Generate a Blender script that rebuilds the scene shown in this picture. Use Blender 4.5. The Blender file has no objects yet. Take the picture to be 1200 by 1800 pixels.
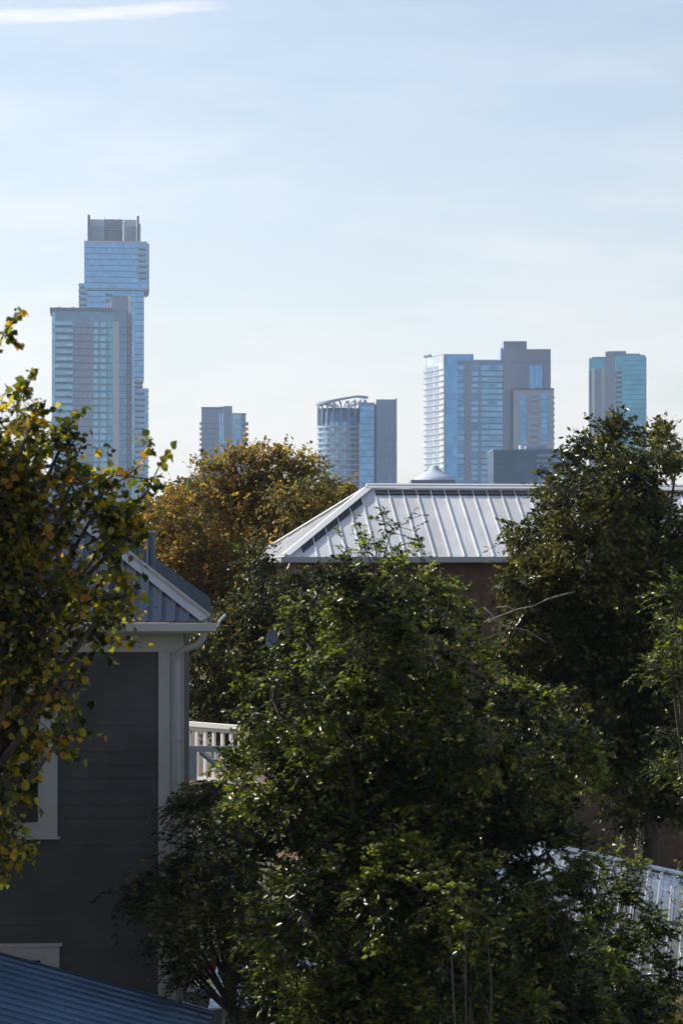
import bpy, math, random
import numpy as np
from mathutils import Vector

SC = bpy.context.scene
COL = SC.collection
rnd = random.Random(7)
NR = np.random.default_rng(11)

# ------------------------------------------------------------------ camera
H, F, PITCH = 7.2, 4250.0, math.atan(60.0 / 4250.0)
cam_d = bpy.data.cameras.new('camera')
cam = bpy.data.objects.new('camera', cam_d)
COL.objects.link(cam)
cam.location = (0, 0, H)
cam.rotation_euler = (math.pi / 2 + PITCH, 0, 0)
cam_d.sensor_fit = 'HORIZONTAL'
cam_d.sensor_width = 24.0
cam_d.lens = 85.0
cam_d.clip_start = 0.5
cam_d.clip_end = 20000
cam_d.dof.use_dof = True
cam_d.dof.focus_distance = 44.0
cam_d.dof.aperture_fstop = 5.0
SC.camera = cam

# ------------------------------------------------------------------ sun, sky, exposure
SUN = Vector((-0.72, 0.35, 0.60)).normalized()
EL = math.asin(SUN.z)
AZ = math.atan2(SUN.x, SUN.y)            # clockwise from +Y
world = bpy.data.worlds.new('World')
SC.world = world
world.use_nodes = True
NT = world.node_tree
for n in list(NT.nodes):
    NT.nodes.remove(n)


class G:
    """small wrapper that wires shader nodes"""
    def __init__(s, nt): s.nt = nt
    def n(s, t, **kw):
        nd = s.nt.nodes.new(t)
        for k, v in kw.items(): setattr(nd, k, v)
        return nd
    def l(s, a, b): s.nt.links.new(a, b)
    def m(s, op, a, b=None, c=None, clamp=False):
        nd = s.n('ShaderNodeMath', operation=op); nd.use_clamp = clamp
        for i, v in enumerate((a, b, c)):
            if v is None: continue
            if isinstance(v, (int, float)): nd.inputs[i].default_value = v
            else: s.l(v, nd.inputs[i])
        return nd.outputs[0]
    def rng(s, v, a, b, c=0.0, d=1.0, smooth=True):
        nd = s.n('ShaderNodeMapRange')
        nd.interpolation_type = 'SMOOTHSTEP' if smooth else 'LINEAR'
        s.l(v, nd.inputs[0])
        for i, x in enumerate((a, b, c, d)): nd.inputs[i + 1].default_value = x
        return nd.outputs[0]
    def mix(s, f, a, b, blend='MIX'):
        nd = s.n('ShaderNodeMix', data_type='RGBA', blend_type=blend)
        for idx, v in ((0, f), (6, a), (7, b)):
            if isinstance(v, (int, float)): nd.inputs[idx].default_value = v
            elif isinstance(v, (tuple, list)): nd.inputs[idx].default_value = (*v[:3], 1)
            else: s.l(v, nd.inputs[idx])
        return nd.outputs[2]
    def noise(s, vec, scale, detail=3, rough=0.5, dim='3D'):
        nd = s.n('ShaderNodeTexNoise'); nd.noise_dimensions = dim
        if vec is not None: s.l(vec, nd.inputs['Vector'])
        nd.inputs['Scale'].default_value = scale
        nd.inputs['Detail'].default_value = detail
        nd.inputs['Roughness'].default_value = rough
        return nd.outputs[0]
    def vmul(s, v, k):
        nd = s.n('ShaderNodeVectorMath', operation='MULTIPLY')
        s.l(v, nd.inputs[0]); nd.inputs[1].default_value = k
        return nd.outputs[0]
    def ramp(s, f, stops):
        nd = s.n('ShaderNodeValToRGB')
        e = nd.color_ramp.elements
        while len(e) < len(stops): e.new(0.5)
        for k, (p, c) in zip(e, stops):
            k.position = p; k.color = (*c, 1)
        s.l(f, nd.inputs[0])
        return nd.outputs[0]


g = G(NT)
sky = g.n('ShaderNodeTexSky', sky_type='NISHITA')
sky.sun_disc = False
sky.sun_elevation = EL
sky.sun_rotation = AZ
sky.altitude = 150
sky.air_density = 1.0
sky.dust_density = 1.0
sky.ozone_density = 1.5
tc = g.n('ShaderNodeTexCoord')
sep = g.n('ShaderNodeSeparateXYZ'); g.l(tc.outputs['Generated'], sep.inputs[0])
zc = g.m('MAXIMUM', sep.outputs[2], 0.0)
# thin high veil of cirrus over the whole sky
st = g.vmul(tc.outputs['Generated'], (1.0, 1.0, 5.0))
veil = g.rng(g.noise(st, 2.6, 5, 0.55), 0.38, 0.8, 0.0, 0.4)
wisp = g.rng(g.noise(g.vmul(tc.outputs['Generated'], (1.5, 1.0, 16.0)), 5.0, 4, 0.55), 0.5, 0.85, 0.0, 0.35)
cov = g.m('ADD', veil, wisp, clamp=True)
# one long streak of thicker cirrus, high on the left
yc = g.m('MAXIMUM', sep.outputs[1], 0.05)
u = g.m('DIVIDE', sep.outputs[0], yc)
v = g.m('DIVIDE', sep.outputs[2], yc)
line = g.m('SUBTRACT', v, g.m('ADD', g.m('MULTIPLY', u, 0.047), 0.2266))
wob = g.m('MULTIPLY', g.m('SUBTRACT', g.noise(g.vmul(tc.outputs['Generated'], (12, 12, 60)), 2.0, 4, 0.6), 0.5), 0.006)
dist = g.m('ABSOLUTE', g.m('ADD', line, wob))
streak = g.m('MULTIPLY', g.rng(dist, 0.0008, 0.0062, 1.0, 0.0), g.rng(u, -0.078, -0.018, 1.0, 0.0))
streak = g.m('MULTIPLY', streak, g.rng(sep.outputs[1], 0.0, 0.3))
hazy = g.rng(zc, 0.0, 0.34, 0.90, 0.08)
soft = g.rng(g.noise(g.vmul(tc.outputs['Generated'], (3.0, 1.0, 14.0)), 2.2, 5, 0.6), 0.36, 0.68, 0.62, 1.12)
hazy = g.m('MULTIPLY', hazy, soft, clamp=True)
feather = g.rng(g.noise(g.vmul(tc.outputs['Generated'], (9, 9, 70)), 6.0, 5, 0.65), 0.25, 0.75, 0.72, 1.0)
cov = g.m('MAXIMUM', g.m('MAXIMUM', cov, hazy), g.m('MULTIPLY', g.m('MULTIPLY', streak, 0.92), feather))
sd_ = g.n('ShaderNodeVectorMath', operation='DOT_PRODUCT'); g.l(tc.outputs['Generated'], sd_.inputs[0]); sd_.inputs[1].default_value = SUN
glow = g.m('ADD', g.m('MULTIPLY', sd_.outputs['Value'], 0.40), 0.80)      # thin cloud scatters sunlight forwards
cl_n = g.n('ShaderNodeVectorMath', operation='SCALE'); cl_n.inputs[0].default_value = (7.1, 7.1, 7.2); g.l(glow, cl_n.inputs['Scale'])
skyc = g.mix(cov, sky.outputs[0], cl_n.outputs[0])
bg = g.n('ShaderNodeBackground')
g.l(skyc, bg.inputs[0])
bg.inputs[1].default_value = 0.113
wo = g.n('ShaderNodeOutputWorld'); g.l(bg.outputs[0], wo.inputs[0])

sun_d = bpy.data.lights.new('sun', 'SUN')
sun_d.energy = 5.0
sun_d.angle = math.radians(0.5)
sun_d.color = (1.0, 0.93, 0.82)
sun = bpy.data.objects.new('sun', sun_d)
COL.objects.link(sun)
sun.rotation_euler = (-SUN).to_track_quat('-Z', 'Y').to_euler()
sun.location = (-30, 10, 40)

SC.view_settings.view_transform = 'Standard'
SC.view_settings.look = 'None'
SC.view_settings.gamma = 1.0
SC.view_settings.exposure = 0.38
SC.view_settings.use_curve_mapping = False
SC.cycles.max_bounces = 8
SC.cycles.diffuse_bounces = 3
SC.cycles.transmission_bounces = 4
SC.cycles.volume_bounces = 0
SC.cycles.use_denoising = True

# ------------------------------------------------------------------ helpers
cp, sp = math.cos(PITCH), math.sin(PITCH)


def P(px, py, Y):
    """the point of the place at distance Y that the lens sees at (px, py) of the 1200 x 1800 photograph"""
    dx, dy = (px - 600) / F, (900 - py) / F
    d = (dx, cp - dy * sp, sp + dy * cp)
    k = Y / d[1]
    return Vector((d[0] * k, Y, H + d[2] * k))


def tag(o, label, cat, group=None):
    o['label'] = label; o['category'] = cat
    if group: o['group'] = group
    return o


def thing(name, loc, label, cat, group=None):
    o = bpy.data.objects.new(name, None)
    o.empty_display_size = 0.3
    COL.objects.link(o); o.location = loc
    return tag(o, label, cat, group)


def wloc(o):
    p = Vector(o.location); q = o.parent
    while q is not None:
        p += Vector(q.location); q = q.parent
    return p


class MB:
    """collects faces in world coordinates, then links them as one mesh object"""
    def __init__(s): s.v, s.f = [], []
    def add(s, vs, fs):
        k = len(s.v); s.v += [tuple(x) for x in vs]; s.f += [tuple(i + k for i in f) for f in fs]
        return s
    def hexa(s, p):
        return s.add(p, [(0, 3, 2, 1), (4, 5, 6, 7), (0, 1, 5, 4), (1, 2, 6, 5), (2, 3, 7, 6), (3, 0, 4, 7)])
    def box(s, x0, x1, y0, y1, z0, z1, fn=None):
        p = [(x0, y0, z0), (x1, y0, z0), (x1, y1, z0), (x0, y1, z0), (x0, y0, z1), (x1, y0, z1), (x1, y1, z1), (x0, y1, z1)]
        if fn: p = [fn(*q) for q in p]
        return s.hexa(p)
    def slab(s, poly, th):
        """a polygon given thickness th along -normal"""
        poly = [Vector(q) for q in poly]
        n = Vector((0, 0, 0))
        for i in range(len(poly)):
            a, b = poly[i], poly[(i + 1) % len(poly)]
            n += a.cross(b)
        n.normalize()
        m = len(poly)
        lo = [q - n * th for q in poly]
        fs = [tuple(range(m)), tuple(range(2 * m - 1, m - 1, -1))]
        for i in range(m):
            j = (i + 1) % m
            fs.append((i, i + m, j + m, j))
        return s.add(poly + lo, fs)
    def prism(s, plan, z0, z1):
        m = len(plan)
        vs = [(x, y, z0) for x, y in plan] + [(x, y, z1) for x, y in plan]
        fs = [tuple(range(m - 1, -1, -1)), tuple(range(m, 2 * m))]
        for i in range(m):
            j = (i + 1) % m
            fs.append((i, j, j + m, i + m))
        return s.add(vs, fs)
    def tube(s, pts, rad, n=6, cap=True):
        pts = [Vector(p) for p in pts]
        if not isinstance(rad, (list, tuple)): rad = [rad] * len(pts)
        vs, fs = [], []
        ref = Vector((0.31, 0.2, 0.93))
        for i, p in enumerate(pts):
            t = (pts[min(i + 1, len(pts) - 1)] - pts[max(i - 1, 0)])
            if t.length < 1e-9: t = Vector((0, 0, 1))
            t.normalize()
            a = t.cross(ref)
            if a.length < 1e-3: a = t.cross(Vector((1, 0, 0)))
            a.normalize(); b = t.cross(a)
            for k in range(n):
                w = 2 * math.pi * k / n
                vs.append(p + (a * math.cos(w) + b * math.sin(w)) * rad[i])
        for i in range(len(pts) - 1):
            for k in range(n):
                k2 = (k + 1) % n
                fs.append((i * n + k, i * n + k2, (i + 1) * n + k2, (i + 1) * n + k))
        if cap:
            fs.append(tuple(range(n - 1, -1, -1)))
            m = (len(pts) - 1) * n
            fs.append(tuple(range(m, m + n)))
        return s.add(vs, fs)
    def lathe(s, c, prof, n=40):
        vs, fs = [], []
        for r, z in prof:
            for k in range(n):
                w = 2 * math.pi * k / n
                vs.append((c[0] + r * math.cos(w), c[1] + r * math.sin(w), z))
        for i in range(len(prof) - 1):
            for k in range(n):
                k2 = (k + 1) % n
                fs.append((i * n + k, i * n + k2, (i + 1) * n + k2, (i + 1) * n + k))
        return s.add(vs, fs)
    def build(s, name, mat, parent=None, smooth=False, kind=None):
        me = bpy.data.meshes.new(name)
        o0 = wloc(parent) if parent is not None else Vector((0, 0, 0))
        me.from_pydata([(x - o0.x, y - o0.y, z - o0.z) for x, y, z in s.v], [], s.f)
        me.materials.append(mat)
        if smooth:
            me.polygons.foreach_set('use_smooth', [True] * len(me.polygons))
        o = bpy.data.objects.new(name, me)
        COL.objects.link(o)
        if parent is not None: o.parent = parent
        if kind: o['kind'] = kind
        return o


CUBES = {}


def block(parent, name, mat, x0, x1, y0, y1, z0, z1, rz=0.0):
    """a box part that shares its unit mesh with every other box of the same kind and material"""
    key = (name, mat.name)
    if key not in CUBES:
        me = bpy.data.meshes.new(name)
        m = MB().box(-.5, .5, -.5, .5, -.5, .5)
        me.from_pydata(m.v, [], m.f); me.materials.append(mat)
        CUBES[key] = me
    o = bpy.data.objects.new(name, CUBES[key])
    COL.objects.link(o)
    o.parent = parent
    o.location = Vector(((x0 + x1) / 2, (y0 + y1) / 2, (z0 + z1) / 2)) - wloc(parent)
    o.scale = (x1 - x0, y1 - y0, z1 - z0)
    o.rotation_euler.z = rz
    return o


def front(parent, name, mat, px0, px1, py0, py1, D, out=0.0, deep=1.0):
    """box part seen over pixels px0..px1, py0..py1 whose face is out metres in front of distance D"""
    a, b = P(px0, py1, D), P(px1, py0, D)
    return block(parent, name, mat, a.x, b.x, D - out, D + deep, a.z, b.z)


# ------------------------------------------------------------------ materials
MAT = {}


def principled(name, col, rough=0.6, metal=0.0, spec=0.5, var=0.0, scale=4.0, stretch=(1, 1, 1), bump=0.0, bscale=30.0,
               col2=None, coat=0.0, per=0.0):
    m = bpy.data.materials.new(name); m.use_nodes = True
    k = G(m.node_tree); b = m.node_tree.nodes['Principled BSDF']
    b.inputs['Base Color'].default_value = (*col, 1)
    b.inputs['Roughness'].default_value = rough
    b.inputs['Metallic'].default_value = metal
    b.inputs['Specular IOR Level'].default_value = spec
    b.inputs['Coat Weight'].default_value = coat
    geo = k.n('ShaderNodeNewGeometry')
    if var > 0 or col2 is not None:
        nz = k.noise(k.vmul(geo.outputs['Position'], stretch), scale, 5, 0.6)
        f = k.rng(nz, 0.3, 0.7)
        c2 = col2 if col2 is not None else tuple(max(0, c * (1 - var)) for c in col)
        c1 = col if col2 is not None else tuple(min(1, c * (1 + var)) for c in col)
        k.l(k.mix(f, c1, c2), b.inputs['Base Color'])
        k.l(k.rng(nz, 0.25, 0.75, max(0.02, rough - 0.1), min(1, rough + 0.12)), b.inputs['Roughness'])
    if per > 0 and b.inputs['Base Color'].links:
        oi = k.n('ShaderNodeObjectInfo')
        sc_ = k.n('ShaderNodeMix', data_type='RGBA', blend_type='MULTIPLY'); sc_.inputs[0].default_value = 1.0
        k.l(b.inputs['Base Color'].links[0].from_socket, sc_.inputs[6])
        vv = k.rng(oi.outputs['Random'], 0, 1, 1 - per, 1.0, smooth=False)
        cb = k.n('ShaderNodeCombineColor')
        for i_ in range(3): k.l(vv, cb.inputs[i_])
        k.l(cb.outputs[0], sc_.inputs[7]); k.l(sc_.outputs[2], b.inputs['Base Color'])
    if bump > 0:
        nz2 = k.noise(k.vmul(geo.outputs['Position'], stretch), bscale, 3, 0.5)
        bp = k.n('ShaderNodeBump'); bp.inputs['Strength'].default_value = bump
        bp.inputs['Distance'].default_value = 0.01
        k.l(nz2, bp.inputs['Height']); k.l(bp.outputs[0], b.inputs['Normal'])
    MAT[name] = m
    return m


def far_glass(name, col, pane, rough=0.12, metal=0.75, jit=0.19):
    """curtain-wall glass: each pane a slightly different tint and tilt"""
    m = bpy.data.materials.new(name); m.use_nodes = True
    k = G(m.node_tree); b = m.node_tree.nodes['Principled BSDF']
    geo = k.n('ShaderNodeNewGeometry')
    sn = k.n('ShaderNodeVectorMath', operation='SNAP'); k.l(geo.outputs['Position'], sn.inputs[0]); sn.inputs[1].default_value = pane
    wn = k.n('ShaderNodeTexWhiteNoise'); wn.noise_dimensions = '3D'; k.l(sn.outputs[0], wn.inputs['Vector'])
    lo = tuple(c * (1 - jit) for c in col); hi = tuple(min(1, c * (1 + jit)) for c in col)
    k.l(k.mix(wn.outputs[0], lo, hi), b.inputs['Base Color'])
    b.inputs['Metallic'].default_value = metal
    b.inputs['Roughness'].default_value = rough
    # joints between panes are real enough at this distance as fine relief
    nv = k.n('ShaderNodeVectorMath', operation='SUBTRACT'); k.l(wn.outputs[1], nv.inputs[0]); nv.inputs[1].default_value = (0.5, 0.5, 0.5)
    sc = k.vmul(nv.outputs[0], (0.025, 0.025, 0.025))
    ad = k.n('ShaderNodeVectorMath', operation='ADD'); k.l(geo.outputs['Normal'], ad.inputs[0]); k.l(sc, ad.inputs[1])
    no = k.n('ShaderNodeVectorMath', operation='NORMALIZE'); k.l(ad.outputs[0], no.inputs[0])
    k.l(no.outputs[0], b.inputs['Normal'])
    MAT[name] = m
    return m


def leaf_mat(name, stops, trans=0.45, rough=0.38, single=False, patch=None, spec=0.5):
    """stops: colour ramp over the per-leaf random value; patch: (scale, amount) shifts whole sprays together"""
    m = bpy.data.materials.new(name); m.use_nodes = True
    k = G(m.node_tree); nt = m.node_tree
    b = nt.nodes['Principled BSDF']; out = nt.nodes['Material Output']
    geo = k.n('ShaderNodeNewGeometry')
    if single:
        oi = k.n('ShaderNodeObjectInfo'); r = oi.outputs['Random']
    else:
        r = geo.outputs['Random Per Island']
    if patch:
        nz = k.rng(k.noise(geo.outputs['Position'], patch[0], 2), 0.3, 0.7, -patch[1], patch[1])
        r = k.m('ADD', r, nz, clamp=True)
    c = k.ramp(r, stops)
    k.l(c, b.inputs['Base Color'])
    b.inputs['Roughness'].default_value = rough
    b.inputs['Specular IOR Level'].default_value = spec
    t = k.n('ShaderNodeBsdfTranslucent')
    tcol = k.mix(1.0, c, (1.35, 1.5, 0.7), 'MULTIPLY')
    k.l(tcol, t.inputs[0])
    mx = k.n('ShaderNodeMixShader'); mx.inputs[0].default_value = trans
    k.l(b.outputs[0], mx.inputs[1]); k.l(t.outputs[0], mx.inputs[2]); k.l(mx.outputs[0], out.inputs[0])
    MAT[name] = m
    return m


principled('soil', (0.10, 0.075, 0.05), 0.95, var=0.4, scale=0.6, bump=0.5, bscale=12, col2=(0.06, 0.065, 0.03))
principled('grey_siding', (0.080, 0.075, 0.070), 0.75, var=0.14, scale=1.1, bump=0.08, bscale=60)
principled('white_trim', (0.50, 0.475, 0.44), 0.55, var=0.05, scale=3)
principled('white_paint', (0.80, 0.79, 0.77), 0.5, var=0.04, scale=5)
principled('roof_zinc', (0.10, 0.12, 0.155), 0.40, metal=0.9, var=0.1, scale=3, stretch=(1, 1, 1))
principled('cap_zinc', (0.24, 0.265, 0.31), 0.42, metal=0.7, var=0.05, scale=3)
principled('blue_roof', (0.11, 0.175, 0.265), 0.35, metal=0.55, var=0.12, scale=2)
principled('white_roof', (0.72, 0.72, 0.72), 0.58, spec=.35, var=0.12, scale=1.3, stretch=(2.2, 1, 1), bump=0.35, bscale=2.6, per=.10)
principled('roof_cap_white', (0.80, 0.80, 0.80), 0.45, var=0.03, scale=3)
principled('closure_shadow', (0.04, 0.045, 0.06), 0.7)  # near-black colour stands for shade under the roof caps
principled('gutter_grey', (0.36, 0.37, 0.39), 0.5, var=0.05, scale=4)
principled('brown_wall', (0.125, 0.068, 0.046), 0.85, var=0.18, scale=5, bump=0.3, bscale=25)
principled('dark_glass', (0.012, 0.014, 0.016), 0.06, spec=0.6)
principled('curtain', (0.5, 0.5, 0.47), 0.9)
principled('galvanised', (0.62, 0.66, 0.72), 0.3, metal=0.8, var=0.12, scale=5)
principled('pipe_metal', (0.10, 0.13, 0.19), 0.45, metal=0.4)
principled('beige_wall', (0.42, 0.34, 0.27), 0.85, var=0.1, scale=4)
principled('red_paint', (0.42, 0.05, 0.04), 0.5)
principled('dish_grey', (0.30, 0.33, 0.40), 0.45)
principled('bark_dark', (0.075, 0.06, 0.05), 0.9, var=0.3, scale=9, bump=0.6, bscale=35)
principled('bark_pale', (0.36, 0.32, 0.27), 0.85, var=0.25, scale=8, bump=0.5, bscale=30)
# the city
far_glass('tower_glass', (0.15, 0.37, 0.68), (2.1, 50.0, 3.2))
far_glass('teal_glass', (0.10, 0.36, 0.54), (2.4, 50.0, 3.9))
far_glass('pale_glass', (0.27, 0.49, 0.68), (2.2, 50.0, 2.7), rough=0.2)
far_glass('deep_glass', (0.12, 0.23, 0.40), (2.6, 50.0, 3.0))
far_glass('sunlit_tint_glass', (0.78, 0.84, 0.88), (2.0, 2.0, 2.6), rough=0.3, metal=0.5)  # pale tint paints sunlight onto the left face of the blue tower
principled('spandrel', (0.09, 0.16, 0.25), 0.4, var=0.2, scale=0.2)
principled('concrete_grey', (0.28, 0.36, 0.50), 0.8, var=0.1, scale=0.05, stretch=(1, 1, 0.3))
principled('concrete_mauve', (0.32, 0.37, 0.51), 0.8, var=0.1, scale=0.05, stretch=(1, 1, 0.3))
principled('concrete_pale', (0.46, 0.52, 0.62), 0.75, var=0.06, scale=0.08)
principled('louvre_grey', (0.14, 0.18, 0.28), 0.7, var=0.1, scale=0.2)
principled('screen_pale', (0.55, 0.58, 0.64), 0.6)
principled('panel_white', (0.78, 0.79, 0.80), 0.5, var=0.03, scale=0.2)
far_glass('office_glass', (0.06, 0.13, 0.24), (3.0, 50.0, 3.2), rough=0.2, metal=0.6)
principled('brown_concrete', (0.20, 0.15, 0.13), 0.85, var=0.1, scale=0.1)

# ------------------------------------------------------------------ ground
gm = MB()
N, S = 60, 7000.0
for j in range(N + 1):
    for i in range(N + 1):
        gx, gy = (i / N * 2 - 1), (j / N * 2 - 1)
        x = S * gx * abs(gx); y = S * gy * abs(gy)
        gm.v.append((x, y, 0.0))
for j in range(N):
    for i in range(N):
        k = j * (N + 1) + i
        gm.f.append((k, k + 1, k + N + 2, k + N + 1))
gr = gm.build('ground', MAT['soil']); gr['kind'] = 'structure'

# ------------------------------------------------------------------ hipped sheet-metal roofs
def roof_slope(parent, O, a, b, L, R, pitch, step, mat, seam_h=0.020, seam_w=0.030, first=0.0, umin=-1e9, umax=1e9, hipL=True, hipR=True):
    """standing-seam panels, one object each, on the slope that rises from the eave O + a*u towards b"""
    O = Vector(O); a = Vector(a); b = Vector(b)
    nrm = (Vector((0, 0, 1)) - b * pitch).normalized()

    def vmax(uu):
        r = R
        if hipL: r = min(r, uu)
        if hipR: r = min(r, L - uu)
        return max(r, 0.0)

    def pt(uu, vv, h=0.0):
        return O + a * uu + b * vv + Vector((0, 0, pitch * vv)) + nrm * h
    uu = first
    while uu < L - 0.02:
        u1 = min(uu + step, L)
        if u1 > umin and uu < umax:
            xs = sorted({uu, u1} | {q for q in (R, L - R) if uu < q < u1})
            top = [pt(q, vmax(q)) for q in reversed(xs) if vmax(q) > 1e-3]
            poly = [pt(uu, 0), pt(u1, 0)] + top
            mb = MB().slab(poly, 0.012)
            w = seam_w / 2
            vm = max(vmax(uu) - 0.03, 0.0)
            if vm > 0.05:
                p = []
                for h in (0.0, seam_h):
                    p += [pt(uu - w, 0, h), pt(uu + w, 0, h), pt(uu + w, vm, h), pt(uu - w, vm, h)]
                mb.hexa(p)
            mb.build('roof_panel', mat, parent)
        uu = u1
    return pt, vmax


def cap_strip(parent, name, mat, A, B, dl, dr, w, lift, th=0.012):
    """folded cap along A-B whose wings fall along unit vectors dl and dr"""
    A, B = Vector(A), Vector(B)
    up = Vector((0, 0, lift))
    dl, dr = Vector(dl), Vector(dr)
    mb = MB()
    pa, pb = A + up, B + up
    for d in (dl, dr):
        q = [pa, pb, pb + d * w, pa + d * w]
        n = (q[1] - q[0]).cross(q[2] - q[0])
        if n.z < 0: q = [q[0], q[3], q[2], q[1]]
        mb.slab(q, th)
    return mb.build(name, mat, parent)


# ------------------------------------------------------------------ grey house, front left
th0 = math.atan2(0.67, 12.0)
GL = Vector((-math.cos(th0), -math.sin(th0), 0))     # leftwards along the front
GB = Vector((-math.sin(th0), math.cos(th0), 0))      # towards the back
W0 = P(320, 960, 28.3); W0.z = 0
EZ = P(365, 1094, 28.0).z


def GH(u_, w_, z_):
    """house frame: u leftwards from the right front corner, w outwards from the front wall"""
    q = W0 + GL * u_ - GB * w_
    return (q.x, q.y, z_)


def gu(px): return (320 - px) / 150.2
def gz(py): return H + (960 - py) / 150.2


gh = thing('house', GH(4, -5, 0), 'dark grey clapboard house with white trim and hipped ribbed metal roof', 'house')
HD, HW_ = 11.4, 12.0       # depth and width
# lapped siding, front and right side, each wall one stepped sheet
ztop = gz(1140)


def siding(u0, u1, w0, side=False):
    mb = MB()
    z = 0.0; k = 0
    while z < ztop - 1e-3:
        z1 = min(z + 0.155, ztop)
        if not side:
            mb.hexa([GH(u0, w0 - .10, z), GH(u1, w0 - .10, z), GH(u1, w0 + .0036, z), GH(u0, w0 + .0036, z),
                     GH(u0, w0 - .10, z1), GH(u1, w0 - .10, z1), GH(u1, w0 - .002, z1), GH(u0, w0 - .002, z1)])
        else:
            mb.hexa([GH(.006 - w0, u0, z), GH(.006 - w0, u1, z), GH(.10, u1, z), GH(.10, u0, z),
                     GH(.004 - w0 + .006, u0, z1), GH(.004 - w0 + .006, u1, z1), GH(.10, u1, z1), GH(.10, u0, z1)])
        z = z1
    return mb


siding(0.1, HW_, 0.0).build('wall', MAT['grey_siding'], gh)
siding(-HD, -0.14, 0.012, True).build('wall', MAT['grey_siding'], gh)
MB().box(0.12, HW_, -HD, -0.14, 0, ztop, GH).build('wall_core', MAT['grey_siding'], gh)
# corner boards, frieze, soffit, fascia, gutter
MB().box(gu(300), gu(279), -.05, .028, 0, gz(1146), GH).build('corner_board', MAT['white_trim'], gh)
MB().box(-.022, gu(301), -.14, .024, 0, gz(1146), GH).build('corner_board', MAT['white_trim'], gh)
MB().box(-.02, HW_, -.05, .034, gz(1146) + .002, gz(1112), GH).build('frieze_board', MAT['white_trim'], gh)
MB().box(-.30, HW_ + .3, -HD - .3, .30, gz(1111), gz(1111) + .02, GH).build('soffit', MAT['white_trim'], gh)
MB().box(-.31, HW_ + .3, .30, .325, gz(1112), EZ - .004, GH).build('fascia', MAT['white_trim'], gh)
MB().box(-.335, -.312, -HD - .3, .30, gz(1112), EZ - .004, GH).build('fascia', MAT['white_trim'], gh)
gut = MB()
for (w0_, w1_, z0_, z1_) in ((.327, .42, EZ - .10, EZ - .085), (.41, .42, EZ - .085, EZ - .012), (.327, .335, EZ - .085, EZ - .008)):
    gut.box(-.40, HW_ + .3, w0_, w1_, z0_, z1_, GH)
gut.build('gutter', MAT['white_trim'], gh)
# downspout with its two elbows under the soffit
ds = MB()
pts = [GH(-.25, .30, EZ - .09), GH(-.25, .29, EZ - .17), GH(-.19, .25, EZ - .26), GH(-.06, .15, EZ - .31), GH(.04, .085, EZ - .36), GH(.055, .072, EZ - .46), GH(.055, .072, 0.1)]
ds.tube(pts, .04, 8)
ds.build('downspout', MAT['white_trim'], gh, smooth=True)
for zz in (gz(1300), gz(1560)):
    MB().box(.005, .105, .027, .118, zz, zz + .03, GH).build('downspout_strap', MAT['white_trim'], gh)
# roof: overhang 0.32 all round
RO = Vector(GH(-.33, .33, EZ))
RL, RD, GP = 13.0, 6.0, 0.76
ptF, _ = roof_slope(gh, RO, GL, GB, RL, RD, GP, 0.158, MAT['roof_zinc'], seam_h=.03, seam_w=.02, first=0.10, umax=8.0)
ROr = Vector(GH(-.33, .33 - 12.05, EZ))
ptR, _ = roof_slope(gh, ROr, -GB, GL, 12.05, RD, GP, 0.30, MAT['roof_zinc'], seam_h=.03, seam_w=.02)
peak = ptF(RD, RD)
dF = (-GB - Vector((0, 0, GP))).normalized(); dR = (-GL - Vector((0, 0, GP))).normalized()
hipdir = (peak - RO).normalized()


def perp_down(d): return (d - hipdir * d.dot(hipdir)).normalized()


cap_strip(gh, 'hip_cap', MAT['cap_zinc'], RO + hipdir * .02, peak, perp_down(dF), perp_down(dR), .125, .055)
rp = MB(); rp.tube([RO + hipdir * .02 + Vector((0, 0, .07)), peak + Vector((0, 0, .07))], .022, 8)
rp.build('hip_roll', MAT['white_trim'], gh, smooth=True)
# gutter's end and small return at the corner
MB().tube([GH(-.40, .38, EZ - .06), GH(-.44, .30, EZ + .02), GH(-.50, .2, EZ + .08)], .018, 6).build('gutter_bracket', MAT['white_trim'], gh)
# vent pipe standing on the right slope
vp = P(265, 1003, 29.6)
vent = MB(); vent.tube([vp - Vector((0, 0, .3)), vp + Vector((0, 0, .42))], .048, 10); vent.lathe(vp, [(.05, vp.z + .40), (.075, vp.z + .42), (.075, vp.z + .47), (.0, vp.z + .50)], 12)
vent.build('vent_pipe', MAT['pipe_metal'], gh, smooth=False)


def house_window(u0, u1, z0, z1, trim=.18, head=.18):
    w = MB().box(u0 + trim, u1 - trim, .001, .012, z0 + trim, z1 - head, GH).build('window', MAT['dark_glass'], gh)
    for (a0, a1, c0, c1) in ((u0, u0 + trim, z0, z1), (u1 - trim, u1, z0, z1), (u0 + trim, u1 - trim, z0, z0 + trim * .4), (u0 + trim, u1 - trim, z1 - head, z1)):
        MB().box(a0 + .001, a1 - .001, .0, .034, c0, c1, GH).build('casing', MAT['white_trim'], w)
    i = trim + .0
    s_ = .045
    for (a0, a1, c0, c1) in ((u0 + i, u0 + i + s_, z0 + trim * .4, z1 - head), (u1 - i - s_, u1 - i, z0 + trim * .4, z1 - head), (u0 + i + s_, u1 - i - s_, z0 + trim * .4, z0 + trim * .4 + s_ * 2), (u0 + i + s_, u1 - i - s_, z1 - head - s_ * .7, z1 - head)):
        MB().box(a0, a1, .0, .022, c0, c1, GH).build('sash', MAT['white_trim'], w)
    zm = (z0 + z1) / 2
    MB().box(u0 + i + s_, u1 - i - s_, .0, .020, zm - .02, zm + .02, GH).build('meeting_rail', MAT['white_trim'], w)
    MB().box(u0 - .03, u1 + .03, .0, .06, z0 - .03, z0 - .002, GH).build('sill', MAT['white_trim'], w)
    MB().box(u0 - .03, u1 + .03, .0, .05, z1 + .002, z1 + .035, GH).build('drip_cap', MAT['white_trim'], w)
    return w


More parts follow.
